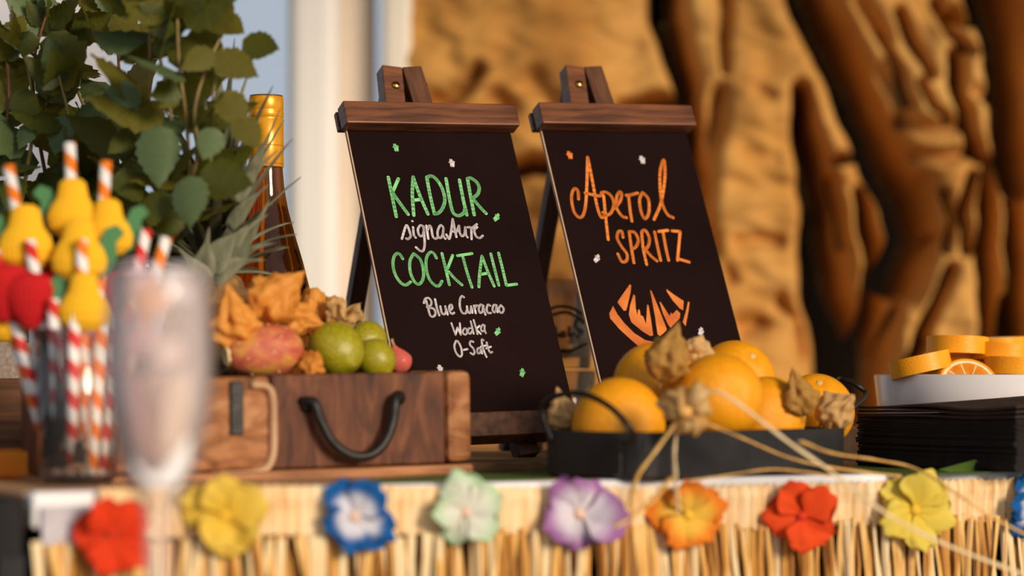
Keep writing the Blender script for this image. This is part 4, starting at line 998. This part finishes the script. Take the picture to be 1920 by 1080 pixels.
def mint(root_loc, stems, label, seed):
    plant = empty('mint_plant', root_loc, label, 'plant'); r = random.Random(seed)
    for (pts, red) in stems:
        path = smooth_path([Vector(root_loc)]+[P(*p) for p in pts], 8); n = len(path)
        mb = MB(); mb.tube(path, [.0024-.0014*i/n for i in range(n)], 7); part('stem', mb, M['stem_red' if red else 'stem'], plant, smooth=True)
        acc = 0; ph = r.uniform(0, 6); last = path[0]; node = 0
        for i in range(1, n):
            acc += (path[i]-path[i-1]).length
            if acc > .040 and i > n*.22:
                acc = 0; node += 1; ph += math.pi/2+r.uniform(-.4, .4); t = (path[i]-path[i-1]).normalized()
                f = i/n; L = (.066-.016*f*f)*r.uniform(.85, 1.2)
                for s_ in (0, 1):
                    a = ph+math.pi*s_; out = Vector((math.cos(a), .75*math.sin(a), 0)); dirn = out+t*r.uniform(.1, .8)+Vector((0, 0, -.35*(1-f)))
                    put_leaf(plant, path[i]+out*.004, dirn, Vector((r.uniform(-.4, .4), -1.0, .8+r.uniform(-.3, .5))), L, r.randrange(12))
        tdir = (path[-1]-path[-3]).normalized()
        for j in range(5):
            a = j*2.4+ph; put_leaf(plant, path[-1]-tdir*.004*j, tdir*r.uniform(.5, 1.0)+Vector((math.cos(a), math.sin(a), 0))*.9, (r.uniform(-.5, .5), -1, .6), r.uniform(.022, .040), r.randrange(12))
    return plant
# pots
def pot(c, r0, r1, h, label, z0=T):
    root = empty('plant_pot', (c[0], c[1], z0), label, 'pot'); C_ = Vector((c[0], c[1], z0))
    mb = MB(); mb.lathe([(.0005, 0), (r0, 0), (r1, h), (r1-.004, h), (r1-.006, h-.012), (.0005, h-.012)], C_, 40); part('pot_wall', mb, M['pot_grey'], root, smooth=False)
    mb = MB(); mb.lathe([(r1-.0045, h-.011), (r1-.0045, h+.016), (r1-.0075, h+.016), (r1-.0085, h-.004), (.0005, h-.004)], C_, 40); part('inner_pot', mb, M['pot_black'], root, label='black inner pot')
    mb = MB(); mb.lathe([(r1-.0088, h-.0035), (r1-.012, h+.004), (.0005, h+.006)], C_, 24); part('soil', mb, M['soil'], root)
    return root

# rough box at the far left with an orange cloth in front, pot on top
slab('rough_wooden_box', (-.50, 2.06, 0), .275, .20, .0755, R(8), M['box_wood'], 'rough dark wooden box at the left edge behind the straws', 'box', T+.001)
zbx = T+.0768
pot((-.462, 2.055), .048, .055, .030, 'speckled grey pot with black inner pot on the rough wooden box', zbx)
oc = ground(-60, 899); mb = MB(); mb.box((oc.x-.005, oc.y+.045, T+.0105), (.16, .08, .021), Matrix.Rotation(R(14), 3, 'Z'))
o = lone('folded_orange_cloth', mb, M['orange_cloth'], (oc.x, oc.y+.045, T), 'folded orange cloth at the left edge before the wooden box', 'cloth'); bevel(o, .004, 3)
pot((P(225, 0, 2.25).x, 2.25), .045, .055, .085, 'grey mint pot hidden behind the striped straws')

mint((P(225, 0, 2.25).x, 2.25, T+.08), [
    ([(235, 560, 2.15), (262, 400, 2.05), (278, 220, 1.97), (282, 60, 1.94), (286, -60, 1.94)], False),
    ([(290, 560, 2.12), (345, 400, 2.00), (352, 260, 1.93), (336, 120, 1.91), (332, 20, 1.91)], False),
    ([(190, 560, 2.16), (185, 400, 2.12), (225, 240, 2.10), (222, 110, 2.09), (214, -10, 2.08)], True),
    ([(170, 560, 2.15), (150, 400, 2.12), (170, 250, 2.10), (130, 130, 2.10), (118, 40, 2.09)], False),
    ([(240, 560, 2.14), (300, 400, 2.00), (322, 250, 1.95), (300, 110, 1.94), (262, 0, 1.95)], False),
    ],
    'bushy green mint plant rising behind the straws, right of the other mint', 4)
mint((-.462, 2.055, zbx+.03), [
    ([(15, 500, 2.05), (45, 350, 2.05), (62, 230, 2.05), (50, 120, 2.05), (10, 60, 2.05)], False),
    ([(40, 520, 2.06), (90, 400, 2.07), (72, 250, 2.08), (62, 130, 2.08), (88, 20, 2.08)], True),
    ([(-30, 520, 2.05), (-25, 380, 2.05), (12, 240, 2.05), (15, 130, 2.05), (0, 80, 2.05)], True),
    ([(60, 520, 2.04), (110, 400, 2.03), (135, 260, 2.03), (110, 140, 2.03)], False),
    ([(0, 540, 2.07), (20, 440, 2.08), (-10, 330, 2.09), (-30, 200, 2.09)], False),
    ([(40, 540, 2.07), (110, 480, 2.06), (150, 390, 2.05), (190, 330, 2.05)], False)],
    'green mint plant in the pot at the left edge of the photo', 9)
mp = [o for o in sc.objects if o.name.startswith('mint_plant')]
for pts in ([(300, 470, 1.98), (380, 380, 1.93), (396, 290, 1.92), (398, 190, 1.91), (418, 90, 1.91)], [(330, 420, 1.95), (368, 300, 1.92), (366, 200, 1.91), (395, 110, 1.92), (430, 40, 1.93)]):
    path = smooth_path([P(*p) for p in pts], 8); mb = MB(); mb.tube(path, [.0020-.0011*i/len(path) for i in range(len(path))], 7); part('stem', mb, M['stem'], mp[0], smooth=True)
# big leaves the photo shows face-on: (base px,py,d) -> (tip px,py) 
for (bx0, by0, d, tx, ty, k) in [(293, 235, 2.04, 296, 345, 1), (232, 150, 2.06, 222, 238, 1), (375, 325, 2.03, 476, 350, 0), (350, 330, 2.02, 362, 425, 5), (230, 315, 2.06, 262, 385, 0),
        (330, 180, 2.04, 300, 200, 3), (340, 165, 2.04, 280, 185, 0), (400, 95, 2.03, 342, 130, 7), (405, 100, 2.03, 480, 140, 3), (395, 60, 2.04, 432, -15, 7), (60, 225, 2.03, 35, 275, 1),
        (120, 215, 2.03, 105, 290, 9), (455, 75, 2.04, 525, 98, 0), (420, 170, 2.03, 455, 240, 7), (448, 220, 2.02, 485, 275, 3), (160, 60, 2.08, 115, 105, 0), (210, 30, 2.08, 262, 70, 7),
        (130, 270, 2.05, 170, 330, 0), (330, 50, 2.06, 290, 100, 3), (60, 60, 2.06, 40, 110, 2), (200, 290, 2.05, 175, 360, 0), (410, 30, 2.05, 455, 60, 3), (115, 330, 2.06, 60, 380, 2),
        (300, 355, 2.05, 285, 430, 0), (405, 240, 2.02, 380, 300, 5), (95, 60, 2.05, 140, 150, 2), (20, 180, 2.04, 80, 215, 2), (250, 250, 2.07, 205, 285, 4), (30, 330, 2.03, 15, 395, 4), (330, 390, 2.06, 300, 450, 2)]:
    d -= .125 if bx0 > 225 else 0
    a, b_ = P(bx0, by0, d), P(tx, ty, d-.012); put_leaf(mp[0] if bx0 > 150 else mp[1], a, b_-a, Vector((rr.uniform(-.35, .35), -1, rr.uniform(.1, .5))), (b_-a).length*1.06, k)

# ------------------------------------------------------------------ glass of paper straws
jd = 1.765; jc = P(146, 0, jd); jr0, jr1 = 71/F*jd, 82/F*jd; jh = .112
jar = empty('straw_glass', (jc.x, jc.y, T), 'clear tumbler holding striped paper straws on the table', 'glass')
mb = MB(); mb.lathe([(.0005, 0), (jr0-.004, 0), (jr0, .004), (jr1, jh), (jr1-.0012, jh+.001), (jr1-.0024, jh), (jr0-.0030, .012), (.0005, .010)], jar.location, 56); part('glass_wall', mb, M['glass'], jar, smooth=True)
def straw_len(): return .205
def pear_mesh(kind):
    r = .021
    if kind == 'pear': prof = [(.001, -1.0), (.55, -.92), (.92, -.6), (1.0, -.2), (.86, .2), (.62, .55), (.55, .85), (.50, 1.15), (.30, 1.32), (.001, 1.36)]
    else: prof = [(.001, -1.25), (.35, -1.05), (.70, -.6), (.95, -.05), (1.0, .4), (.80, .8), (.4, .98), (.001, 1.0)]
    mb = MB(); mb.lathe(prof, seg=56, fn=lambda q, z, a: (q*(1+.022*(-1)**int(round(a/(2*math.pi)*56))), z)); return mb
PM = {}
for kk, mt in (('pear', 'paper_yellow'), ('berry', 'paper_red')):
    me = pear_mesh(kk).mesh('paper_fruit', smooth=False); me.materials.append(M[mt]); PM[kk] = me
lf = MB(); vs_ = []
outl = [(0, 0), (.35, .12), (.62, .45), (.6, .8), (.85, 1.0), (.62, 1.18), (.3, 1.1), (.12, .85), (.05, .5)]
lf.prism([(x, 0, z) for x, z in outl], (0, .10, 0)); LFM = lf.mesh('paper_leaf'); LFM.materials.append(M['paper_green'])
straws = []
def straw(top, botp, mat, label, fruit=None, d_top=1.76, d_bot=None):
    a = P(*botp) if len(botp) == 3 else None; b_ = P(top[0], top[1], top[2])
    ax = b_-a; L = ax.length; mb = MB(); mb.tube([(0, 0, 0), (0, 0, L*.5), (0, 0, L)], .0038, 14, cap=False)
    me = mb.mesh('paper_straw', smooth=True); me.materials.append(M[mat]); o = link(bpy.data.objects.new('paper_straw', me)); solid(o, .0005, -1)
    o.matrix_world = Matrix.Translation(a) @ frame(ax, (1, 0, 0)).to_4x4(); tag(o, label, 'straw', 'striped paper straws in the tumbler')
    if fruit:
        kind, fpx, fpy, fr, lsx = fruit; c = P(fpx, fpy, top[2]-.0); r = fr*1.10/F*top[2]
        inv = o.matrix_world.inverted()
        mw = Matrix.Translation(c+Vector((0, -.004, 0))) @ Matrix.Diagonal((r, r*.62, r, 1))
        f_ = bpy.data.objects.new('paper_fruit', PM[kind]); link(f_); f_.parent = o; f_.matrix_local = inv @ mw
        l_ = bpy.data.objects.new('paper_leaf', LFM); link(l_); l_.parent = o
        l_.matrix_local = inv @ Matrix.Translation(c+Vector((lsx*r*.55, .002, -r*.9))) @ Matrix.Diagonal((lsx*r*1.25, r*.6, r*1.7, 1))
    return o
zb_ = lambda px, dd=0: (px, 889, jd+dd)
straw((16, 310, 1.775), zb_(118, .0), 'straw_orange', 'orange striped straw with yellow paper pear, leftmost in the tumbler', ('pear', 50, 455, 48, -1))
straw((131, 268, 1.79), zb_(150, .018), 'straw_orange', 'tallest orange striped straw with yellow paper pear', ('pear', 138, 400, 44, -1))
straw((199, 302, 1.785), zb_(165, .012), 'straw_orange', 'orange striped straw with yellow paper pear, right of the tallest', ('pear', 204, 435, 42, 1))
straw((150, 410, 1.765), zb_(138, -.006), 'straw_orange', 'orange striped straw with yellow paper pear in the middle of the bunch', ('pear', 150, 478, 47, 1))
straw((153, 448, 1.745), zb_(160, -.014), 'straw_orange', 'orange striped straw with the lowest front yellow paper pear', ('pear', 159, 575, 43, -1))
straw((55, 450, 1.755), zb_(128, -.008), 'straw_red', 'red striped straw with dark red paper berry, front left', ('berry', 60, 560, 44, 1))
straw((-12, 470, 1.76), zb_(112, .006), 'straw_red', 'red striped straw with red paper berry at the left edge', ('berry', 10, 545, 46, -1))
straw((-8, 520, 1.775), zb_(104, .016), 'straw_orange', 'orange striped straw with yellow paper pear under the red berries', ('pear', 14, 600, 38, -1))
straw((118, 505, 1.785), zb_(142, .024), 'straw_red', 'red striped straw with red paper berry behind the pears', ('berry', 105, 545, 40, 1))
straw((275, 430, 1.785), zb_(178, .008), 'straw_red', 'red striped straw leaning right beside the cocktail glass', None)
straw((312, 445, 1.775), zb_(184, .0), 'straw_orange', 'orange striped straw leaning farthest right', None)
straw((215, 560, 1.755), zb_(188, -.010), 'straw_red', 'short red striped straw at the right wall of the tumbler', None)
straw((192, 575, 1.745), zb_(172, -.018), 'straw_orange', 'short orange striped straw before the right wall of the tumbler', None)
straw((240, 520, 1.795), zb_(196, .014), 'straw_red', 'red striped straw at the right back of the tumbler', ('berry', 225, 545, 36, 1))
straw((100, 560, 1.74), zb_(110, -.016), 'straw_red', 'short red striped straw at the front left of the tumbler', None)

for (tx, ty, td, bx_, bd_, mt, lab) in [(90, 600, 1.77, 122, .02, 'straw_orange', 'plain orange striped straw at the left back of the tumbler'), (140, 590, 1.735, 132, -.02, 'straw_red', 'plain red striped straw at the very front of the tumbler'),
        (175, 560, 1.78, 152, .0, 'straw_red', 'plain red striped straw in the middle of the tumbler'), (205, 600, 1.77, 168, .024, 'straw_orange', 'plain orange striped straw at the back of the tumbler'), (232, 585, 1.76, 200, .0, 'straw_orange', 'plain orange striped straw leaning on the right wall')]:
    straw((tx, ty, td), zb_(bx_, bd_), mt, lab, None)

# ------------------------------------------------------------------ blurred cocktail in the foreground, on its little table
cd = 1.33; cc_ = P(297, 0, cd); ZS = T-.065
cz = lambda py: ZC-(py-YH)/F*cd; cr = lambda wpx: wpx/2/F*cd
bt = empty('bistro_table', (cc_.x-.02, cd-.14, 0), 'small round bistro table in the foreground under the cocktail glass', 'table')
mb = MB(); mb.lathe([(.0005, ZS-.02), (.205, ZS-.02), (.21, ZS-.015), (.21, ZS-.004), (.206, ZS-.0004), (.0005, ZS-.0004)], bt.location, 56); part('table_top', mb, M['table_wood'], bt)
mb = MB(); mb.lathe([(.19, .001), (.19, .012), (.04, .03), (.022, .06), (.022, ZS-.05), (.06, ZS-.02)], bt.location, 32); part('pedestal', mb, M['dark_metal'], bt, smooth=True)
ck = empty('cocktail_glass', (cc_.x, cc_.y, ZS), 'stemmed glass of pale iced cocktail, out of focus in front', 'glass')
C_ = Vector((cc_.x, cc_.y, 0))
zt_ = cz(505)
outer = [(.0005, ZS), (.031, ZS), (.031, ZS+.002), (.010, ZS+.006), (.0062, ZS+.02), (.0075, cz(960)), (cr(82), cz(930)), (cr(122), cz(890)), (cr(164), cz(830)), (cr(192), cz(760)), (cr(200), cz(690)), (cr(196), cz(620)), (cr(190), cz(560)), (cr(192), zt_)]
inner = [(r_-.0012, z_) for r_, z_ in outer[7:]][::-1]+[(.0005, cz(900))]
mb = MB(); mb.lathe(outer+inner, C_, 48); part('glass_body', mb, M['cocktail_glass'], ck, smooth=True)
mb = MB(); mb.lathe([(.0005, cz(905)), (cr(104), cz(888)), (cr(152), cz(830)), (cr(180), cz(760)), (cr(188), cz(690)), (cr(184), cz(600)), (.0005, cz(600))], C_, 40); part('drink', mb, M['drink'], ck, smooth=True)
def chunk(name, pts, d, tk, mat, parent=None):
    mb = MB(); q = [P(x, y, d) for x, y in pts]; mb.prism(q, (0, tk, 0)); o = part(name, mb, M[mat], ck); return bevel(o, .003, 3)
chunk('ice_cube', [(212, 690), (250, 705), (262, 780), (284, 860), (278, 900), (252, 870), (228, 800)], cd-.012, .02, 'ice_pink')
chunk('ice_cube', [(318, 705), (372, 690), (378, 760), (360, 830), (330, 885), (298, 880), (300, 800)], cd-.012, .02, 'ice_cream')
chunk('ice_cube', [(236, 815), (280, 872), (300, 872), (356, 815), (350, 870), (325, 915), (275, 915), (248, 880)], cd-.018, .03, 'ice_white')
chunk('ice_cube', [(222, 610), (285, 605), (290, 665), (228, 672)], cd-.004, .02, 'ice_pink')
chunk('ice_cube', [(288, 640), (335, 632), (340, 685), (292, 690)], cd-.018, .014, 'ice_white')
chunk('garnish', [(235, 540), (290, 530), (318, 560), (300, 595), (250, 590)], cd-.016, .008, 'garnish_peach')
chunk('garnish', [(330, 600), (368, 600), (372, 655), (340, 660)], cd+.004, .012, 'garnish_brown')
chunk('ice_cube', [(300, 500), (360, 495), (366, 560), (310, 575)], cd+.0, .016, 'ice_white')
chunk('ice_cube', [(225, 495), (275, 490), (270, 535), (228, 545)], cd+.004, .016, 'ice_pink')

# ------------------------------------------------------------------ artificial flowers on the skirt
def flower_petal_mesh(seed, mat):
    r = random.Random(seed); S, Q = 12, 12; vs_ = []; fs = []; uvs = []; r0 = r.random(); r1 = r.uniform(.82, 1.12); k1 = r.uniform(5, 9)
    for i in range(S+1):
        t = .06+.94*i/S
        for j in range(Q+1):
            q = (j/Q-.5)*2; half = .92*math.sin(math.pi*min(1, .18+.50*t))*(1 if t < .75 else 1-.45*((t-.75)/.25)**2)*(.85+.3*r0)
            rad = r1*(t*(1-.14*q*q*t)+.05*math.sin(q*k1+seed)*max(0, t-.6)/.4); a = q*half*.98
            z = .10+.20*math.sin(t*2.2)+.10*t*math.sin(q*4+seed)+.10*math.sin(q*k1+seed*2+t*5)*t+.07*math.sin(q*13+t*9+seed)*t
            vs_.append((rad*math.sin(a), rad*math.cos(a), z)); uvs.append((j/Q, t))
    for i in range(S):
        for j in range(Q):
            a = i*(Q+1)+j; fs.append((a, a+1, a+Q+2, a+Q+1))
    m_ = MB(); m_.add(vs_, fs); me = m_.mesh('petal', smooth=True)
    ul = me.uv_layers.new(name='UVMap')
    for lp in me.loops: ul.data[lp.index].uv = uvs[lp.vertex_index]
    me.materials.append(mat); return me
def flower(px, py, rpx, mat, heart, label, rot, seed):
    d, u = edge_d(px); d -= .022
    c = P(px, py, d); root = empty('silk_flower', c, label, 'flower', 'silk flowers along the raffia skirt'); r = rpx/F*d
    nrm = Vector((TU.y, -TU.x, 0)).lerp(Vector((0, -1, 0)), .5); base = frame(nrm, (1, 0, 0)).to_4x4()
    for k_ in range(5):
        me = flower_petal_mesh(seed*10+k_, mat)
        p_ = inst('petal', me, root, base @ Matrix.Rotation(rot+k_*2*math.pi/5+.12*math.sin(seed+k_*3), 4, 'Z') @ Matrix.Rotation(.28*math.sin(k_*2.7+seed*1.3), 4, 'X') @ Matrix.Rotation(.22*math.sin(k_*1.9+seed), 4, 'Y') @ Matrix.Diagonal((r, r*(1+.08*math.sin(seed*3+k_*1.7)), r*.55, 1)))
        solid(p_, .012)
    mb = MB(); mb.lathe([(.10, .05), (.14, .12), (.10, .22), (.001, .26)], seg=10, fn=lambda q, z, a: (q*(1+.2*math.sin(5*a)), z)); me = mb.mesh('flower_centre', smooth=True); me.materials.append(heart)
    inst('flower_centre', me, root, base @ Matrix.Diagonal((r, r, r*.8, 1)))
    mb = MB(); mb.tube([c, c-nrm*.016], .0015, 6); part('stem_pin', mb, M['stalk'], root)
FM = {
 'red': uv_ramp('red_silk', [(0, (.72, .05, .012)), (1, (.80, .055, .012))]),
 'yellow': uv_ramp('yellow_silk', [(0, (.82, .52, .04)), (1, (.84, .60, .10))]),
 'blue': uv_ramp('blue_edged_silk', [(.0, (.80, .70, .66)), (.10, (.80, .76, .82)), (.48, (.74, .74, .84)), (.70, (.012, .11, .38)), (1, (.005, .13, .42))]),
 'green': uv_ramp('pale_green_silk', [(.0, (.80, .66, .52)), (.12, (.78, .76, .66)), (.60, (.76, .78, .66)), (1, (.48, .70, .42))]),
 'purple': uv_ramp('purple_edged_silk', [(.0, (.80, .55, .40)), (.10, (.80, .72, .78)), (.50, (.76, .68, .78)), (.82, (.42, .18, .44)), (1, (.40, .16, .42))]),
 'orange': uv_ramp('orange_edged_silk', [(.0, (.85, .55, .08)), (.45, (.85, .52, .07)), (.80, (.80, .24, .02)), (1, (.82, .20, .015))]),
 'red2': uv_ramp('scarlet_silk', [(0, (.78, .075, .015)), (1, (.82, .085, .016))]),
 'yellow2': uv_ramp('lemon_silk', [(0, (.80, .58, .06)), (1, (.82, .66, .12))])}
HC = {k_: mottled('heart_'+k_, c1, c2, 60, .8) for k_, (c1, c2) in dict(red=((.55, .03, .01), (.6, .04, .01)), yellow=((.75, .45, .03), (.8, .5, .05)), peach=((.75, .5, .38), (.8, .56, .42))).items()}
flower(208, 1000, 78, FM['red'], HC['red'], 'red silk flower at the left end of the skirt', .3, 1)
flower(420, 968, 80, FM['yellow'], HC['yellow'], 'yellow silk flower before the cocktail glass and crate corner', .0, 2)
flower(663, 968, 80, FM['blue'], HC['peach'], 'blue-edged white silk flower below the crate', .5, 3)
flower(872, 960, 76, FM['green'], HC['peach'], 'pale green and white silk flower below the crate end', .2, 4)
flower(1084, 963, 84, FM['purple'], HC['peach'], 'purple-edged white silk flower below the tray', .62, 5)
flower(1288, 966, 78, FM['orange'], HC['yellow'], 'orange and yellow silk flower behind the raffia ends', .1, 6)
flower(1500, 968, 76, FM['red2'], HC['red'], 'scarlet silk flower below the right part of the tray', .4, 7)
flower(1712, 956, 80, FM['yellow2'], HC['yellow'], 'yellow silk flower under the trailing raffia, below the napkins', .8, 8)
flower(1938, 950, 72, FM['blue'], HC['peach'], 'blue-edged silk flower cut by the right edge of the photo', .2, 9)

# ------------------------------------------------------------------ black louvred cabinet left of the table
cab = empty('louvred_cabinet', tp(-.26, .2, 0), 'black louvred cabinet standing at the left end of the table', 'cabinet')
mb = MB(); mb.box(tp(-.26, .22, (T-.003)/2), (.505, .46, T-.003), RT); bevel(part('cabinet_body', mb, M['dark_metal'], cab), .003)
mb = MB(); mb.box(tp(-.019, -.0155, T/2-.01), (.018, .010, T-.06), RT); part('frame_stile', mb, M['louver'], cab)
RL = RT @ Matrix.Rotation(R(-32), 3, 'X')
for i in range(16):
    mb = MB(); mb.box(tp(-.27, -.018, T-.035-i*.011), (.47, .0035, .010), RL); part('louver', mb, M['louver'], cab)
